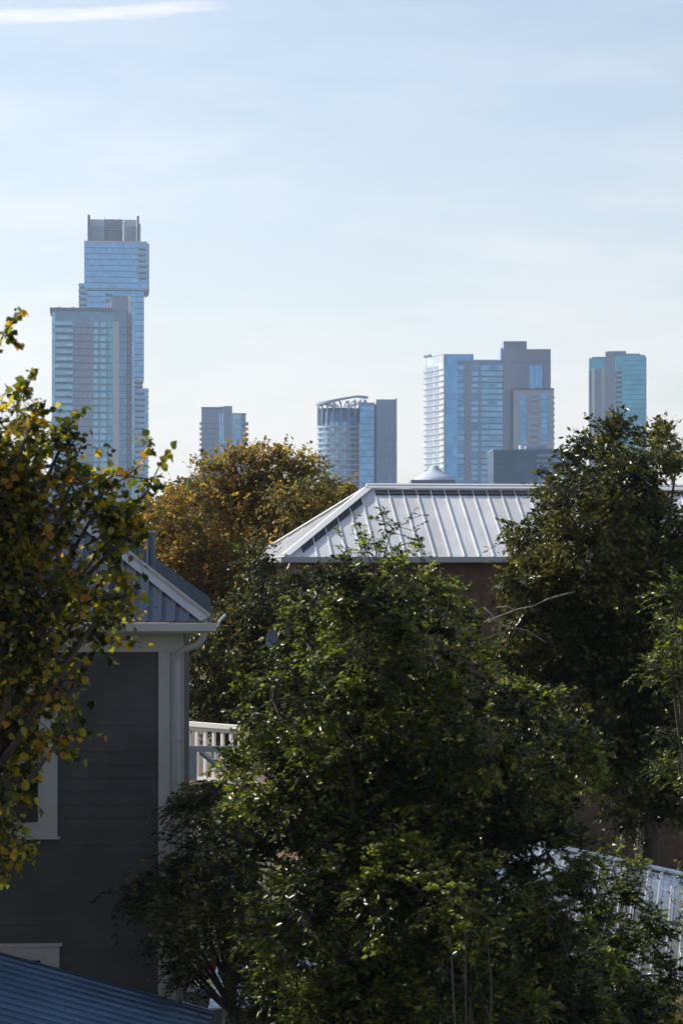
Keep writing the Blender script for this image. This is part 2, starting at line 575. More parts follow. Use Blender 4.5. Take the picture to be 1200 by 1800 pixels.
house_window(gu(103), gu(-70), gz(1468), gz(1205))
house_window(gu(107), gu(-70), gz(1960), gz(1660), trim=.18, head=.13)

# ------------------------------------------------------------------ blue ribbed lean-to roof at the lower left
sh = thing('lean_to_shed', (-2.8, 25, 0), 'low shed with blue ribbed metal roof sloping right beside the grey house', 'shed')
bx0, bx1 = -4.6, P(372, 1790, 27.5).x
bz1 = P(372, 1790, 27.5).z
bsl = 0.272


def BR(x, y, h=0.0): return (x, y, bz1 + (bx1 - x) * bsl + h)


y = 20.0
k = 0
while y < 27.6:
    p = MB()
    y1 = min(y + .30, 27.75)
    # one ribbed sheet: flat pan with two low ribs
    prof = [(0, 0), (.10, 0), (.115, .03), (.14, .03), (.155, 0), (.25, 0), (.262, .012), (.275, .012), (.288, 0), (.30, 0)]
    vs, fs = [], []
    for (dy, h) in prof:
        yy = min(y + dy, y1)
        vs += [BR(bx0, yy, h + k % 2 * .0), BR(bx1 - .0, yy, h)]
    m = len(prof)
    for i in range(m - 1):
        fs.append((2 * i, 2 * i + 1, 2 * i + 3, 2 * i + 2))
    p.add(vs, fs)
    p.build('roof_sheet', MAT['blue_roof'], sh)
    y += .30; k += 1
MB().hexa([BR(bx0, 27.755, -.06), BR(bx1, 27.755, -.06), BR(bx1, 27.80, -.06), BR(bx0, 27.80, -.06), BR(bx0, 27.755, .03), BR(bx1, 27.755, .03), BR(bx1, 27.80, .03), BR(bx0, 27.80, .03)]).build('rake_trim', MAT['blue_roof'], sh)
MB().box(bx1 - .12, bx1 - .03, 20.05, 27.7, bz1 - .16, bz1 - .04).build('eave_board', MAT['white_trim'], sh)
MB().box(bx0 + .1, bx1 - .2, 20.2, 27.6, 0, bz1 - .05).build('wall', MAT['beige_wall'], sh)

# ------------------------------------------------------------------ white deck railing behind the grey house
dk = thing('porch_railing', P(375, 1365, 41.6), 'white sunlit balcony railing with square balusters behind the grey house corner', 'railing')
D = 41.6
ya = math.radians(44)
ra_ = Vector((math.cos(ya), -math.sin(ya), 0)); q0 = P(321, 1268, 42.0)
zt_, zb_ = q0.z, P(321, 1366, 42.0).z


def rail(name, u0, u1, z0, z1, t):
    c = q0 + ra_ * ((u0 + u1) / 2); L = (u1 - u0) / 2
    return block(dk, name, MAT['white_paint'], c.x - L, c.x + L, c.y - t, c.y + t, z0, z1, -ya)


rail('top_rail', -.03, 2.1, zt_ - .075, zt_, .06)
rail('sub_rail', -.03, 2.1, zt_ - .14, zt_ - .077, .025)
rail('bottom_rail', -.03, 2.1, zb_ - .03, zb_ + .03, .03)
rail('newel_post', -.10, -.032, zb_ - 1.2, zt_ + .05, .045)
for k in range(9):
    u_ = .12 + k * .215
    rail('baluster', u_, u_ + .06, zb_ + .031, zt_ - .142, .022)
front(dk, 'deck_board', MAT['brown_wall'], 306, 470, 1374, 1384, D, .6, 2.4)
front(dk, 'deck_fascia', MAT['white_paint'], 316, 346, 1384, 1402, D, .2, .1)
front(dk, 'deck_post', MAT['white_paint'], 318, 336, 1402, 1700, D, .2, .05)
# shaded stair rail nearer the camera, in the house's shade
sr = thing('stair_railing', P(360, 1420, 39.3), 'shaded white stair rail with panelled end crossing below the sunlit balcony rail', 'railing')
front(sr, 'hand_rail', MAT['white_paint'], 322, 462, 1312, 1322, 39.3, .04, .05)
front(sr, 'end_panel', MAT['white_paint'], 326, 346, 1322.3, 1372, 39.3, .02, .03)
a, b = P(352, 1322, 39.28), P(440, 1392, 39.28)
MB().tube([a, b], .045, 4).build('stair_stringer', MAT['white_paint'], sr)
for px in (372, 402, 430):
    front(sr, 'spindle', MAT['white_paint'], px, px + 4, 1322.4, 1330 + (px - 350) * .8, 39.3, .015, .015)

# flight of pale steps lower down, with a red crate
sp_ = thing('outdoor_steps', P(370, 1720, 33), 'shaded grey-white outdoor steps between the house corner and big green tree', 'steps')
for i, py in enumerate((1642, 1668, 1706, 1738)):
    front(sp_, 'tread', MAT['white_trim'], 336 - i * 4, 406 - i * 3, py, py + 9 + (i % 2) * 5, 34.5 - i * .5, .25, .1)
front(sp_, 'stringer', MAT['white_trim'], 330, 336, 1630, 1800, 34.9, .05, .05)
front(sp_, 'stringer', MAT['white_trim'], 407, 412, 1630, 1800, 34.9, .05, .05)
cr = thing('crate', P(370, 1704, 33.55), 'dull red crate standing on the shaded outdoor steps', 'crate')
a, b = P(352, 1705.6, 33.55), P(384, 1690, 33.55)
for i in range(3):
    dz = (b.z - a.z) / 3
    block(cr, 'slat', MAT['red_paint'], a.x, b.x, 33.50, 33.52, a.z + i * dz, a.z + i * dz + dz * .86)
block(cr, 'crate_body', MAT['red_paint'], a.x + .01, b.x - .01, 33.525, 33.68, a.z, b.z - .01)
# beige outbuilding with a pale roof at the foot of the picture
ob = thing('outbuilding', P(420, 1790, 31), 'small beige outbuilding with pale metal roof at the bottom edge under the tree', 'outbuilding')
a, b = P(395, 1800, 31), P(480, 1772, 31)
MB().box(a.x, b.x + .5, 31, 33, 0, b.z).build('wall', MAT['beige_wall'], ob)
rr = MB().hexa([(a.x - .2, 30.8, b.z + .0), (b.x + .6, 30.8, b.z + .0), (b.x + .6, 33.2, b.z + .22), (a.x - .2, 33.2, b.z + .22),
                (a.x - .2, 30.8, b.z + .03), (b.x + .6, 30.8, b.z + .03), (b.x + .6, 33.2, b.z + .25), (a.x - .2, 33.2, b.z + .25)])
rr.build('roof', MAT['galvanised'], ob)
block(ob, 'corner_post', MAT['white_paint'], a.x - .03, a.x + .04, 30.94, 30.99, 0, b.z - .01)

# ------------------------------------------------------------------ house with the white standing-seam roof
th1 = math.radians(9.5)
A1 = Vector((math.cos(th1), math.sin(th1), 0)); B1 = Vector((-math.sin(th1), math.cos(th1), 0))
C1 = P(500, 979, 50.0)
L1, R1, P1 = 13.0, 2.14, 0.69
wh = thing('house', C1 + A1 * 6 + B1 * 2 - Vector((0, 0, C1.z)), 'brown walled house under a white standing-seam hipped metal roof', 'house')
pt1, _ = roof_slope(wh, C1, A1, B1, L1, R1, P1, .312, MAT['white_roof'], first=0.06)
O2 = C1 + B1 * (2 * R1)
pt2, _ = roof_slope(wh, O2, -B1, A1, 2 * R1, R1, P1, .312, MAT['white_roof'], first=0.10)
O3 = C1 + A1 * L1 + B1 * (2 * R1)
MB().slab([O3, O3 - A1 * L1, O3 - A1 * (L1 - R1) - B1 * R1 + Vector((0, 0, R1 * P1)), O3 - A1 * R1 - B1 * R1 + Vector((0, 0, R1 * P1))], .012).build('rear_slope', MAT['white_roof'], wh)
r0 = pt1(R1, R1); r1 = pt1(L1 - R1, R1)
dF1 = (-B1 - Vector((0, 0, P1))).normalized(); dB1 = (B1 - Vector((0, 0, P1))).normalized(); dL1 = (-A1 - Vector((0, 0, P1))).normalized()
cap_strip(wh, 'ridge_cap', MAT['roof_cap_white'], r0 - A1 * .05, r1, dF1, dB1, .13, .095, .014)
cap_strip(wh, 'ridge_cap_fold', MAT['roof_cap_white'], r0 - A1 * .05 + Vector((0, 0, .012)), r1 + Vector((0, 0, .012)), dF1, dB1, .05, .10, .008)


def hipcap(parent, A, B, d1, d2, w, lift, mat, name='hip_cap'):
    h = (Vector(B) - Vector(A)).normalized()
    q1 = (d1 - h * d1.dot(h)).normalized(); q2 = (d2 - h * d2.dot(h)).normalized()
    return cap_strip(parent, name, mat, A, B, q1, q2, w, lift, .014)


hipcap(wh, C1, r0, dF1, dL1, .13, .085, MAT['roof_cap_white'])
hipcap(wh, O2, r0, dB1, dL1, .13, .085, MAT['roof_cap_white'])
# dark strips between the seams paint in the shadow under ridge and hip caps
uu = 0.06
while uu < L1 - R1:
    u1 = uu + .312
    if uu > R1 + .02:
        q = [pt1(uu + .022, R1 - .225, .002), pt1(u1 - .022, R1 - .225, .002), pt1(u1 - .022, R1 - .10, .002), pt1(uu + .022, R1 - .10, .002)]
        q += [pt1(uu + .022, R1 - .215, .04), pt1(u1 - .022, R1 - .215, .04), pt1(u1 - .022, R1 - .10, .04), pt1(uu + .022, R1 - .10, .04)]
        MB().hexa(q).build('closure_shadow_strip', MAT['closure_shadow'], wh)
    elif u1 > .5:
        va, vb = uu + .022, u1 - .022
        q = [pt1(va, max(va - .28, 0), .002), pt1(vb, vb - .28, .002), pt1(vb, vb - .13, .002), pt1(va, max(va - .13, 0.01), .002)]
        q += [pt1(va, max(va - .27, 0), .04), pt1(vb, vb - .27, .04), pt1(vb, vb - .13, .04), pt1(va, max(va - .13, 0.01), .04)]
        if vb < R1: MB().hexa(q).build('closure_shadow_strip', MAT['closure_shadow'], wh)
    uu = u1


def W1(x, y, z): q = C1 + A1 * x + B1 * y; return (q.x, q.y, z)


ez = C1.z
MB().box(-.02, L1, -.09, -.004, ez - .115, ez + .0, W1).build('gutter', MAT['gutter_grey'], wh)
MB().box(-.09, -.004, -.09, 2 * R1, ez - .115, ez + .0, W1).build('gutter', MAT['gutter_grey'], wh)
MB().box(.01, L1 - .01, .01, 2 * R1 - .01, ez - .14, ez - .115, W1).build('soffit', MAT['brown_wall'], wh)
wl = MB()
z = 0.0
while z < ez - .15:
    z1 = min(z + .18, ez - .141)
    wl.hexa([W1(.36, .354, z), W1(L1 - .36, .354, z), W1(L1 - .36, 2 * R1 - .36, z), W1(.36, 2 * R1 - .36, z),
             W1(.36, .366, z1), W1(L1 - .36, .366, z1), W1(L1 - .36, 2 * R1 - .36, z1), W1(.36, 2 * R1 - .36, z1)])
    z = z1
wl.build('wall', MAT['brown_wall'], wh)


def wwin(px0, px1, py0, py1, glass='dark_glass'):
    a = P(px0, py1, 51.5); b = P(px1, py0, 51.5)
    u0 = (a - C1).dot(A1); u1 = (b - C1).dot(A1)
    w = MB().box(u0, u1, .335, .345, a.z, b.z, W1).build('window', MAT[glass], wh)
    t = .08
    for (q0, q1, c0, c1) in ((u0 - t, u0, a.z - t, b.z + t), (u1, u1 + t, a.z - t, b.z + t), (u0, u1, a.z - t, a.z), (u0, u1, b.z, b.z + t)):
        MB().box(q0, q1, .318, .35, c0, c1, W1).build('frame', MAT['gutter_grey'], w)
    MB().box(u0, u1, .325, .333, (a.z + b.z) / 2 - .02, (a.z + b.z) / 2 + .02, W1).build('meeting_rail', MAT['gutter_grey'], w)


wwin(1104, 1162, 1215, 1290, 'curtain')

# low ribbed carport roof glinting among the leaves, lower right
cpt = thing('carport', (4.5, 34, 0), 'low carport with pale galvanised ribbed roof glinting through leaves at lower right', 'carport')
rot = math.radians(-9)
ca, cb = Vector((math.cos(rot), math.sin(rot), 0)), Vector((-math.sin(rot), math.cos(rot), 0))
CO = P(985, 1728, 30.0)


def CP(x, y, h=0.0): q = CO + ca * x + cb * y; return (q.x, q.y, CO.z + y * .13 - (x - 1.2) * .20 + h)


for i in range(36):
    x0 = -1.2 + i * .17
    vs, fs = [], []
    prof = [(0, 0), (.07, 0), (.085, .018), (.11, .018), (.125, 0), (.17, 0)]
    for dx, h in prof:
        vs += [CP(x0 + dx, 0, h), CP(x0 + dx, 5.3, h)]
    for j in range(len(prof) - 1):
        fs.append((2 * j, 2 * j + 2, 2 * j + 3, 2 * j + 1))
    MB().add(vs, fs).build('roof_sheet', MAT['galvanised'], cpt)
for (x0, y0) in ((-1.0, .2), (1.8, .2), (4.6, .2), (-1.0, 5.0), (1.8, 5.0), (4.6, 5.0)):
    q = CP(x0, y0)
    block(cpt, 'post', MAT['brown_wall'], q[0] - .06, q[0] + .06, q[1] - .06, q[1] + .06, 0, q[2] - .13)
for y0 in (.2, 2.6, 5.0):
    MB().hexa([CP(-1.2, y0 - .04, -.13), CP(4.9, y0 - .04, -.13), CP(4.9, y0 + .04, -.13), CP(-1.2, y0 + .04, -.13),
               CP(-1.2, y0 - .04, -.005), CP(4.9, y0 - .04, -.005), CP(4.9, y0 + .04, -.005), CP(-1.2, y0 + .04, -.005)]).build('beam', MAT['brown_wall'], cpt)

for nm, ya_, yb_ in (('ridge_flashing', 5.16, 5.36), ('eave_trim', -.06, .02)):
    MB().hexa([CP(-1.22, ya_, .021), CP(4.94, ya_, .021), CP(4.94, yb_, .021), CP(-1.22, yb_, .021),
               CP(-1.22, ya_, .034), CP(4.94, ya_, .034), CP(4.94, yb_, .034), CP(-1.22, yb_, .034)]).build(nm, MAT['galvanised'], cpt)

# satellite dish on a pole, half hidden by the autumn tree
sd = thing('satellite_dish', P(476, 1150, 40) * 1.0, 'small blue-grey satellite dish on a pole in front of the autumn tree', 'satellite dish')
c = P(476, 1126, 40)
di = MB()
prof = [(0.0, 0.0), (.07, .008), (.13, .03), (.17, .06)]
vs, fs = [], []
for r, h in prof:
    for k in range(18):
        w = 2 * math.pi * k / 18
        vs.append((c.x + r * .62 * math.cos(w) + h * .3, c.y - h, c.z + r * math.sin(w) + h * .2))
for i in range(len(prof) - 1):
    for k in range(18):
        fs.append((i * 18 + k, i * 18 + (k + 1) % 18, (i + 1) * 18 + (k + 1) % 18, (i + 1) * 18 + k))
di.add(vs, fs); di.build('reflector', MAT['dish_grey'], sd, smooth=True)
MB().tube([(c.x, c.y + .03, 0), (c.x, c.y + .03, c.z)], .014, 8).build('mast', MAT['bark_dark'], sd)
MB().tube([(c.x, c.y - .01, c.z - .15), (c.x + .03, c.y - .18, c.z - .05)], .009, 6).build('feed_arm', MAT['dish_grey'], sd)

# ------------------------------------------------------------------ the city
def tower(name, px, D, label):
    q = P(px, 960, D); q.z = 0
    return thing(name, q, label, 'tower', 'downtown towers')


def body(t, name, mat, px0, px1, py, D, deep, out=0.0, pyb=None):
    a, b = P(px0, py, D), P(px1, py, D)
    z0 = 0 if pyb is None else P(px0, pyb, D).z
    return block(t, name, MAT[mat], a.x, b.x, D - out, D + deep, z0, a.z)


def stack(t, name, mat, px0, px1, py0, py1, step, h, D, out, deep=.6):
    py = py0
    while py < py1:
        front(t, name, MAT[mat], px0, px1, py, py + h, D, out, deep); py += step


# --- tallest tower: stepped blocks
D = 1500
tA = tower('stepped_tower', 200, D, 'tallest blue glass tower of shifted stacked blocks with finned crown, at left')
body(tA, 'lower_block', 'tower_glass', 236, 260.5, 682, D, 30)
body(tA, 'middle_block', 'tower_glass', 139, 253, 498, D, 34, pyb=668)
body(tA, 'middle_block', 'tower_glass', 139, 236, 668, D + .5, 34)
body(tA, 'upper_block', 'tower_glass', 148.5, 260, 427, D, 40, out=3.0, pyb=510)
front(tA, 'side_return', MAT['concrete_pale'], 260.2, 262, 428, 508, D, 2.0, 36)
front(tA, 'block_soffit', MAT['concrete_mauve'], 250, 262, 507, 511, D, 3.3, 30)
front(tA, 'parapet', MAT['screen_pale'], 148, 258, 424.5, 428, D, 3.4, 39)
front(tA, 'neck', MAT['louvre_grey'], 238, 249, 655, 682, D, -2, 20)
for py in (660, 669, 676): front(tA, 'neck_slab', MAT['concrete_pale'], 236, 251, py, py + 2.2, D, .5, 20)
# crown
front(tA, 'crown_core', MAT['louvre_grey'], 185, 218.5, 385.5, 425, D + 10, 1, 14)
for i in range(4): front(tA, 'louvre', MAT['concrete_grey'], 186, 218, 389 + i * 4.2, 390.6 + i * 4.2, D + 10, 1.6, .5)
front(tA, 'crown_wall', MAT['concrete_grey'], 159.5, 184.8, 398, 425, D + 6, 0, 14)
front(tA, 'crown_wall', MAT['concrete_grey'], 218.8, 241, 398, 425, D + 6, 0, 14)
front(tA, 'crown_screen', MAT['screen_pale'], 159.5, 184.8, 385.5, 397.8, D + 7, 0, 1)
front(tA, 'crown_screen', MAT['screen_pale'], 218.8, 241, 385.5, 397.8, D + 7, 0, 1)
front(tA, 'crown_fin', MAT['louvre_grey'], 154, 158.5, 377, 425, D, -1, 26)
front(tA, 'crown_fin', MAT['louvre_grey'], 240.5, 244.5, 378, 425, D, -1, 26)
front(tA, 'crown_post', MAT['concrete_grey'], 244.7, 247, 392, 425, D, -1, 26)
front(tA, 'mast', MAT['concrete_grey'], 186.5, 187.3, 380, 386, D + 10, 0, .5)
front(tA, 'mast', MAT['concrete_grey'], 212, 212.8, 382, 386, D + 10, 0, .5)
# balconies
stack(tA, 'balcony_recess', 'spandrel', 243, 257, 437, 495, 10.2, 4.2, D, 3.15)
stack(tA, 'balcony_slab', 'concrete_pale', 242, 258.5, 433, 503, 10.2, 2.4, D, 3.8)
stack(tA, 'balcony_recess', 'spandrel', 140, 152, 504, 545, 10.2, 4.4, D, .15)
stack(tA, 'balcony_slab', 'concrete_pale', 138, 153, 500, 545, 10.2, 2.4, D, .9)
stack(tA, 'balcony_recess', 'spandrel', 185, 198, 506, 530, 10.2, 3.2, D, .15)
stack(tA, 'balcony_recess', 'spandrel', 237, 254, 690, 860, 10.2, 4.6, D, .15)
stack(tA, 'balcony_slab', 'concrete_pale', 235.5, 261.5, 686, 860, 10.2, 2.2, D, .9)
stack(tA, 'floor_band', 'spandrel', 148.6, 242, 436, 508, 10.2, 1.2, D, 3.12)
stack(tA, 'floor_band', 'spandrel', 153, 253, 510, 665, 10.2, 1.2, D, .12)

# --- broad curved-corner tower in front of it
D = 1300
tB = tower('condominium_tower', 160, D, 'broad teal glass tower with flat overhanging roof in front of the tallest tower')
body(tB, 'shaft', 'teal_glass', 93, 198, 546, D, 30)
front(tB, 'roof_slab', MAT['louvre_grey'], 88, 197, 541.5, 546.5, D, 2.5, 32)
for px in (104, 128, 155, 178): front(tB, 'roof_vent', MAT['concrete_grey'], px, px + 5, 539.6, 541.4, D + 6, 0, 3)
front(tB, 'corner_bay', MAT['pale_glass'], 91, 97, 549, 960, D, .6, 20)
front(tB, 'top_band', MAT['deep_glass'], 97.3, 197, 547, 564, D, .5, 1)
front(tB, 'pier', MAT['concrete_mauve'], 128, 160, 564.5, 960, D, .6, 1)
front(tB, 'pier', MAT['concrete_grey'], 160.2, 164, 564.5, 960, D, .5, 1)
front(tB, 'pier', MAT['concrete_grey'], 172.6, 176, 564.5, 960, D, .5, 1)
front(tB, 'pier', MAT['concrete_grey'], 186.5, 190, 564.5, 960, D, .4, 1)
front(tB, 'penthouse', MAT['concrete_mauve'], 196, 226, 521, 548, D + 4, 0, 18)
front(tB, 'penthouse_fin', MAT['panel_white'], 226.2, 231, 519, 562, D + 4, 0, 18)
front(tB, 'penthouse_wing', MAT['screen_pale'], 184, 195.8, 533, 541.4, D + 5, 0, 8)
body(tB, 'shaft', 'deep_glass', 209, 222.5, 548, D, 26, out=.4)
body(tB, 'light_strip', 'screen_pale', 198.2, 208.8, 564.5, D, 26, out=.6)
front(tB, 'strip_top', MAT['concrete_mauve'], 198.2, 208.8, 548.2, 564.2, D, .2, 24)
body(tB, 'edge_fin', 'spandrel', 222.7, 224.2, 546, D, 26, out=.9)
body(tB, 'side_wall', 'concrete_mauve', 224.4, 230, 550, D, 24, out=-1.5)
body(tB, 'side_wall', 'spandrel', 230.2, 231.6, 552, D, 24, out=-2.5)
body(tB, 'side_wall', 'pale_glass', 231.8, 236, 528, D, 22, out=-3)
step = 12.45
for i in range(25):
    py = 566 + i * step
    front(tB, 'floor_slab', MAT['spandrel'], 97.3, 127.6, py + 6, py + 9.4, D, 1.2, 1)
    front(tB, 'balcony_glass', MAT['pale_glass'], 98, 127.4, py, py + 5.4, D, .8, .2)
    front(tB, 'window', MAT['pale_glass'], 164.4, 172.2, py + 1, py + 7.2, D, .5, .3)
    front(tB, 'window', MAT['pale_glass'], 176.4, 186.2, py + 1, py + 7.2, D, .5, .3)
    front(tB, 'window', MAT['deep_glass'], 134, 141, py + 2, py + 6.5, D, .75, .3)
    front(tB, 'window', MAT['deep_glass'], 147, 153, py + 2, py + 6.5, D, .75, .3)
    front(tB, 'floor_line', MAT['spandrel'], 128.2, 196, py + 9, py + 10.4, D, .9, .3)
    front(tB, 'floor_line', MAT['spandrel'], 209.2, 222.3, py + 8.5, py + 9.8, D, .6, .3)
    front(tB, 'floor_line', MAT['spandrel'], 224.6, 229.8, py + 8.5, py + 9.5, D, -1.3, .3)

# --- small grey tower with balcony stubs
D = 1400
tC = tower('grey_tower', 394, D, 'smaller plain grey tower with one glass stripe and balcony stubs on both edges')
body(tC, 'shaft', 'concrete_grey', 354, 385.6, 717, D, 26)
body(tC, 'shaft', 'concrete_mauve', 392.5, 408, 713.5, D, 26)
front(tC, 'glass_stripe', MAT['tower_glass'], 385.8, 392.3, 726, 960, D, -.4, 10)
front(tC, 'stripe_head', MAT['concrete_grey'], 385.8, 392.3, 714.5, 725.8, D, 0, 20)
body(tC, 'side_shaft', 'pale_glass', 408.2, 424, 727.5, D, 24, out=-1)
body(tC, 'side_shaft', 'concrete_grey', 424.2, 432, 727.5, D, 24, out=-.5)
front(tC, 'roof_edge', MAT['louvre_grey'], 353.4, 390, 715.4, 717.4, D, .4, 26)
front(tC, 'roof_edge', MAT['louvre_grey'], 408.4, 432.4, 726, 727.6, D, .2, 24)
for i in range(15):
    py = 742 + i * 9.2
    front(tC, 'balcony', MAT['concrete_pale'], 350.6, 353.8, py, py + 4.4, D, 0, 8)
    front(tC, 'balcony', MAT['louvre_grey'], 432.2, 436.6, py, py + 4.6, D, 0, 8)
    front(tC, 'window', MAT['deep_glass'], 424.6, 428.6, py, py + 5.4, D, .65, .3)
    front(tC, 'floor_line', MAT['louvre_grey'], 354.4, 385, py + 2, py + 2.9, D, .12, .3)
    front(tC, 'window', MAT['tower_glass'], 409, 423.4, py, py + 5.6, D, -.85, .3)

# --- round tower with an open crown
D = 1200
tD = tower('round_tower', 615, D, 'round fronted tower with open ribbed crown and stacked white balconies, centre')
cc = P(601, 900, D + 13); rr_ = 45 * 1213 / F


def zY(py, Y=D): return P(600, py, Y).z


MB().lathe(cc, [(rr_ * .93, 0), (rr_ * .93, zY(746))], 48).build('drum', MAT['deep_glass'], tD, smooth=True)
MB().lathe(cc, [(rr_ * .9, zY(746)), (rr_ * .9, zY(716)), (0, zY(716))], 48).build('upper_drum', MAT['deep_glass'], tD, smooth=True)
for i in range(12):
    z0 = zY(751 + i * 9.6)
    MB().lathe(cc, [(rr_ * .9, z0), (rr_ * 1.0, z0), (rr_ * 1.0, z0 + 1.0), (rr_ * .9, z0 + 1.0)], 48).build('balcony_slab', MAT['concrete_pale'], tD)
    for k in range(14):
        w = math.radians(184 + k * 9.2)
        x0, y0 = cc.x + rr_ * .955 * math.cos(w), cc.y + rr_ * .955 * math.sin(w)
        if k % 3 != 0 and not (k < 5):
            block(tD, 'balcony_window', MAT['pale_glass' if (k + i) % 3 else 'concrete_grey'], x0 - .8, x0 + .8, y0 - .12, y0 + .12, z0 + 1.15, z0 + 2.5, w + math.pi / 2)
# crown: posts and ring, higher towards the middle right
for k in range(11):
    w = math.radians(180 + k * 17.5)
    x0, y0 = cc.x + rr_ * .94 * math.cos(w), cc.y + rr_ * .94 * math.sin(w)
    zt = zY(711 - 13 * min(1, max(0, (x0 - cc.x + rr_) / (1.6 * rr_)))) - .8
    block(tD, 'crown_post', MAT['concrete_grey'], x0 - .3, x0 + .3, y0 - .4, y0 + .4, zY(746), zt, w + math.pi / 2)
ring = MB(); n = 40; vs = []; fs = []
for k in range(n + 1):
    w = math.radians(172 + k * 196 / n)
    zt = zY(711 - 13 * min(1, max(0, (rr_ * math.cos(w) + rr_) / (1.6 * rr_))))
    for r, dz in ((.80, 0), (1.02, 0), (1.02, 1.1), (.80, 1.1)):
        vs.append((cc.x + rr_ * r * math.cos(w), cc.y + rr_ * r * math.sin(w), zt + dz))
for k in range(n):
    for j in range(4):
        j2 = (j + 1) % 4
        fs.append((k * 4 + j, k * 4 + j2, k * 4 + 4 + j2, k * 4 + 4 + j))
ring.add(vs, fs).build('crown_ring', MAT['concrete_grey'], tD)
for k in range(9):
    w = math.radians(196 + k * 17)
    p0 = Vector((cc.x + rr_ * .35 * math.cos(w), cc.y + rr_ * .35 * math.sin(w), zY(713))); zt = zY(705)
    MB().tube([p0, (cc.x + rr_ * .95 * math.cos(w), cc.y + rr_ * .95 * math.sin(w), zt)], .5, 4).build('crown_rib', MAT['panel_white'], tD)
body(tD, 'glass_bay', 'tower_glass', 632, 657, 714, D, 26, out=3)
front(tD, 'bay_head', MAT['concrete_grey'], 630, 658, 708, 714, D, 3.2, 20)
front(tD, 'bay_edge', MAT['concrete_pale'], 630.4, 632.4, 745, 960, D, 3.4, 2)
body(tD, 'slab_wing', 'concrete_grey', 661, 696.5, 702, D, 28, out=1)
body(tD, 'recess', 'spandrel', 657.2, 660.8, 710, D, 20, out=0)
front(tD, 'wing_edge', MAT['concrete_pale'], 694.8, 697.4, 700, 960, D, 1.4, 27)
a = P(661, 706, D); b = P(696.5, 700, D)
for (px, w) in ((664, 2), (671, 1.4), (678.5, 2.2), (686, 2.2), (691, 1.2)):
    for j in range(5):
        py = 716 + j * 28 + (px * 7 % 13)
        front(tD, 'slot_window', MAT['deep_glass'], px, px + w, py, py + 14, D, 1.15, .3)
for i in range(12):
    front(tD, 'floor_line', MAT['spandrel'], 632.6, 656.8, 722 + i * 11.5, 723 + i * 11.5, D, 3.1, .2)

# --- wide complex: glass edge tinted as sunlit, blue slab, stone core
D = 1100
tE = tower('hotel_tower', 858, D, 'wide blue hotel tower with glass flank tinted pale as sunlit and mauve stone core')
pa, pb, pc = P(781, 622, D), P(747, 622, D + 22), P(884, 632, D)
MB().prism([(pb.x, pb.y), (pa.x, pa.y), (pc.x, pc.y), (pc.x, pc.y + 30), (pb.x, pb.y + 10)], 0, pc.z).build('shaft', MAT['tower_glass'], tE)
q1 = P(832, 628, D)
MB().prism([(pb.x, pb.y), (pa.x, pa.y), (q1.x, q1.y), (q1.x, q1.y + 26), (pb.x, pb.y + 9)], pc.z + .002, pa.z).build('shaft_top', MAT['tower_glass'], tE)
tl = Vector((pa.x - pb.x, pa.y - pb.y, 0)); ll = tl.length; tl.normalize(); nl = Vector((tl.y, -tl.x, 0))
ang = math.atan2(tl.y, tl.x)
zt = pa.z


def flank(name, mat, s0, s1, z0, z1, o0, o1):
    c = pb + tl * ((s0 + s1) / 2) * ll + nl * ((o0 + o1) / 2)
    L = (s1 - s0) * ll / 2; d = abs(o1 - o0) / 2
    return block(tE, name, MAT[mat], c.x - L, c.x + L, c.y - d, c.y + d, z0, z1, ang)


flank('glass_flank', 'sunlit_tint_glass', .0, 1.0, 0, zt - .3, .1, .5)
flank('flank_parapet', 'spandrel', -.02, .33, zt - .1, zt + 1.0, .0, .6)
for i in range(24):
    z0 = zt - 7 - i * 10.3 * .2588
    flank('balcony_slab', 'concrete_pale', -.02, .98, z0, z0 + .45, .55, 1.05)
    flank('balcony_recess', 'concrete_grey', .12, .44, z0 + .7, z0 + 2.0, .52, .62)
    flank('balcony_recess', 'concrete_mauve', .52, .74, z0 + .7, z0 + 2.0, .52, .62)
front(tE, 'pier', MAT['concrete_mauve'], 815.5, 828, 640, 960, D, .5, 1)
front(tE, 'pier', MAT['concrete_mauve'], 840.6, 845, 640, 960, D, .45, 1)
front(tE, 'top_frieze', MAT['concrete_mauve'], 803, 884, 634, 640, D, .4, 1)
for i in range(21):
    py = 644 + i * 10.3
    front(tE, 'window', MAT['deep_glass' if i % 4 in (1, 2) else 'pale_glass'], 806, 814.8, py, py + 4.6, D, .3, .3)
    front(tE, 'window', MAT['pale_glass' if i % 5 else 'deep_glass'], 829, 840, py, py + 4.8, D, .3, .3)
    front(tE, 'window', MAT['pale_glass'], 845.8, 858, py, py + 4.4, D, .3, .3)
    front(tE, 'window', MAT['deep_glass' if (i * 7) % 3 == 0 else 'pale_glass'], 860, 871, py, py + 4.4, D, .3, .3)
    front(tE, 'window', MAT['pale_glass'], 873.5, 883.6, py, py + 6.5, D, .3, .3)
    front(tE, 'floor_line', MAT['spandrel'], 803, 884, py + 6.8, py + 8.0, D, .35, .2)
body(tE, 'core', 'concrete_mauve', 884.2, 925, 613.5, D, 26, out=2)
front(tE, 'core_top', MAT['concrete_grey'], 884.5, 925, 601, 613.4, D, 1.6, 22)
front(tE, 'core_cornice', MAT['concrete_pale'], 884, 925.4, 600, 601.4, D, 2, 22)
front(tE, 'core_shoulder', MAT['concrete_mauve'], 879.5, 884, 612, 634, D, 1.0, 20)
body(tE, 'wing', 'concrete_mauve', 925.2, 967, 614, D, 26, out=2)
front(tE, 'wing_frieze', MAT['concrete_grey'], 884.4, 967.2, 634, 637, D, 2.2, .5)
front(tE, 'wing_glass', MAT['tower_glass'], 929, 952, 643, 686, D, 2.3, .4)
for px in (930, 938, 946): front(tE, 'mullion', MAT['concrete_pale'], px, px + .8, 643, 686, D, 2.5, .2)
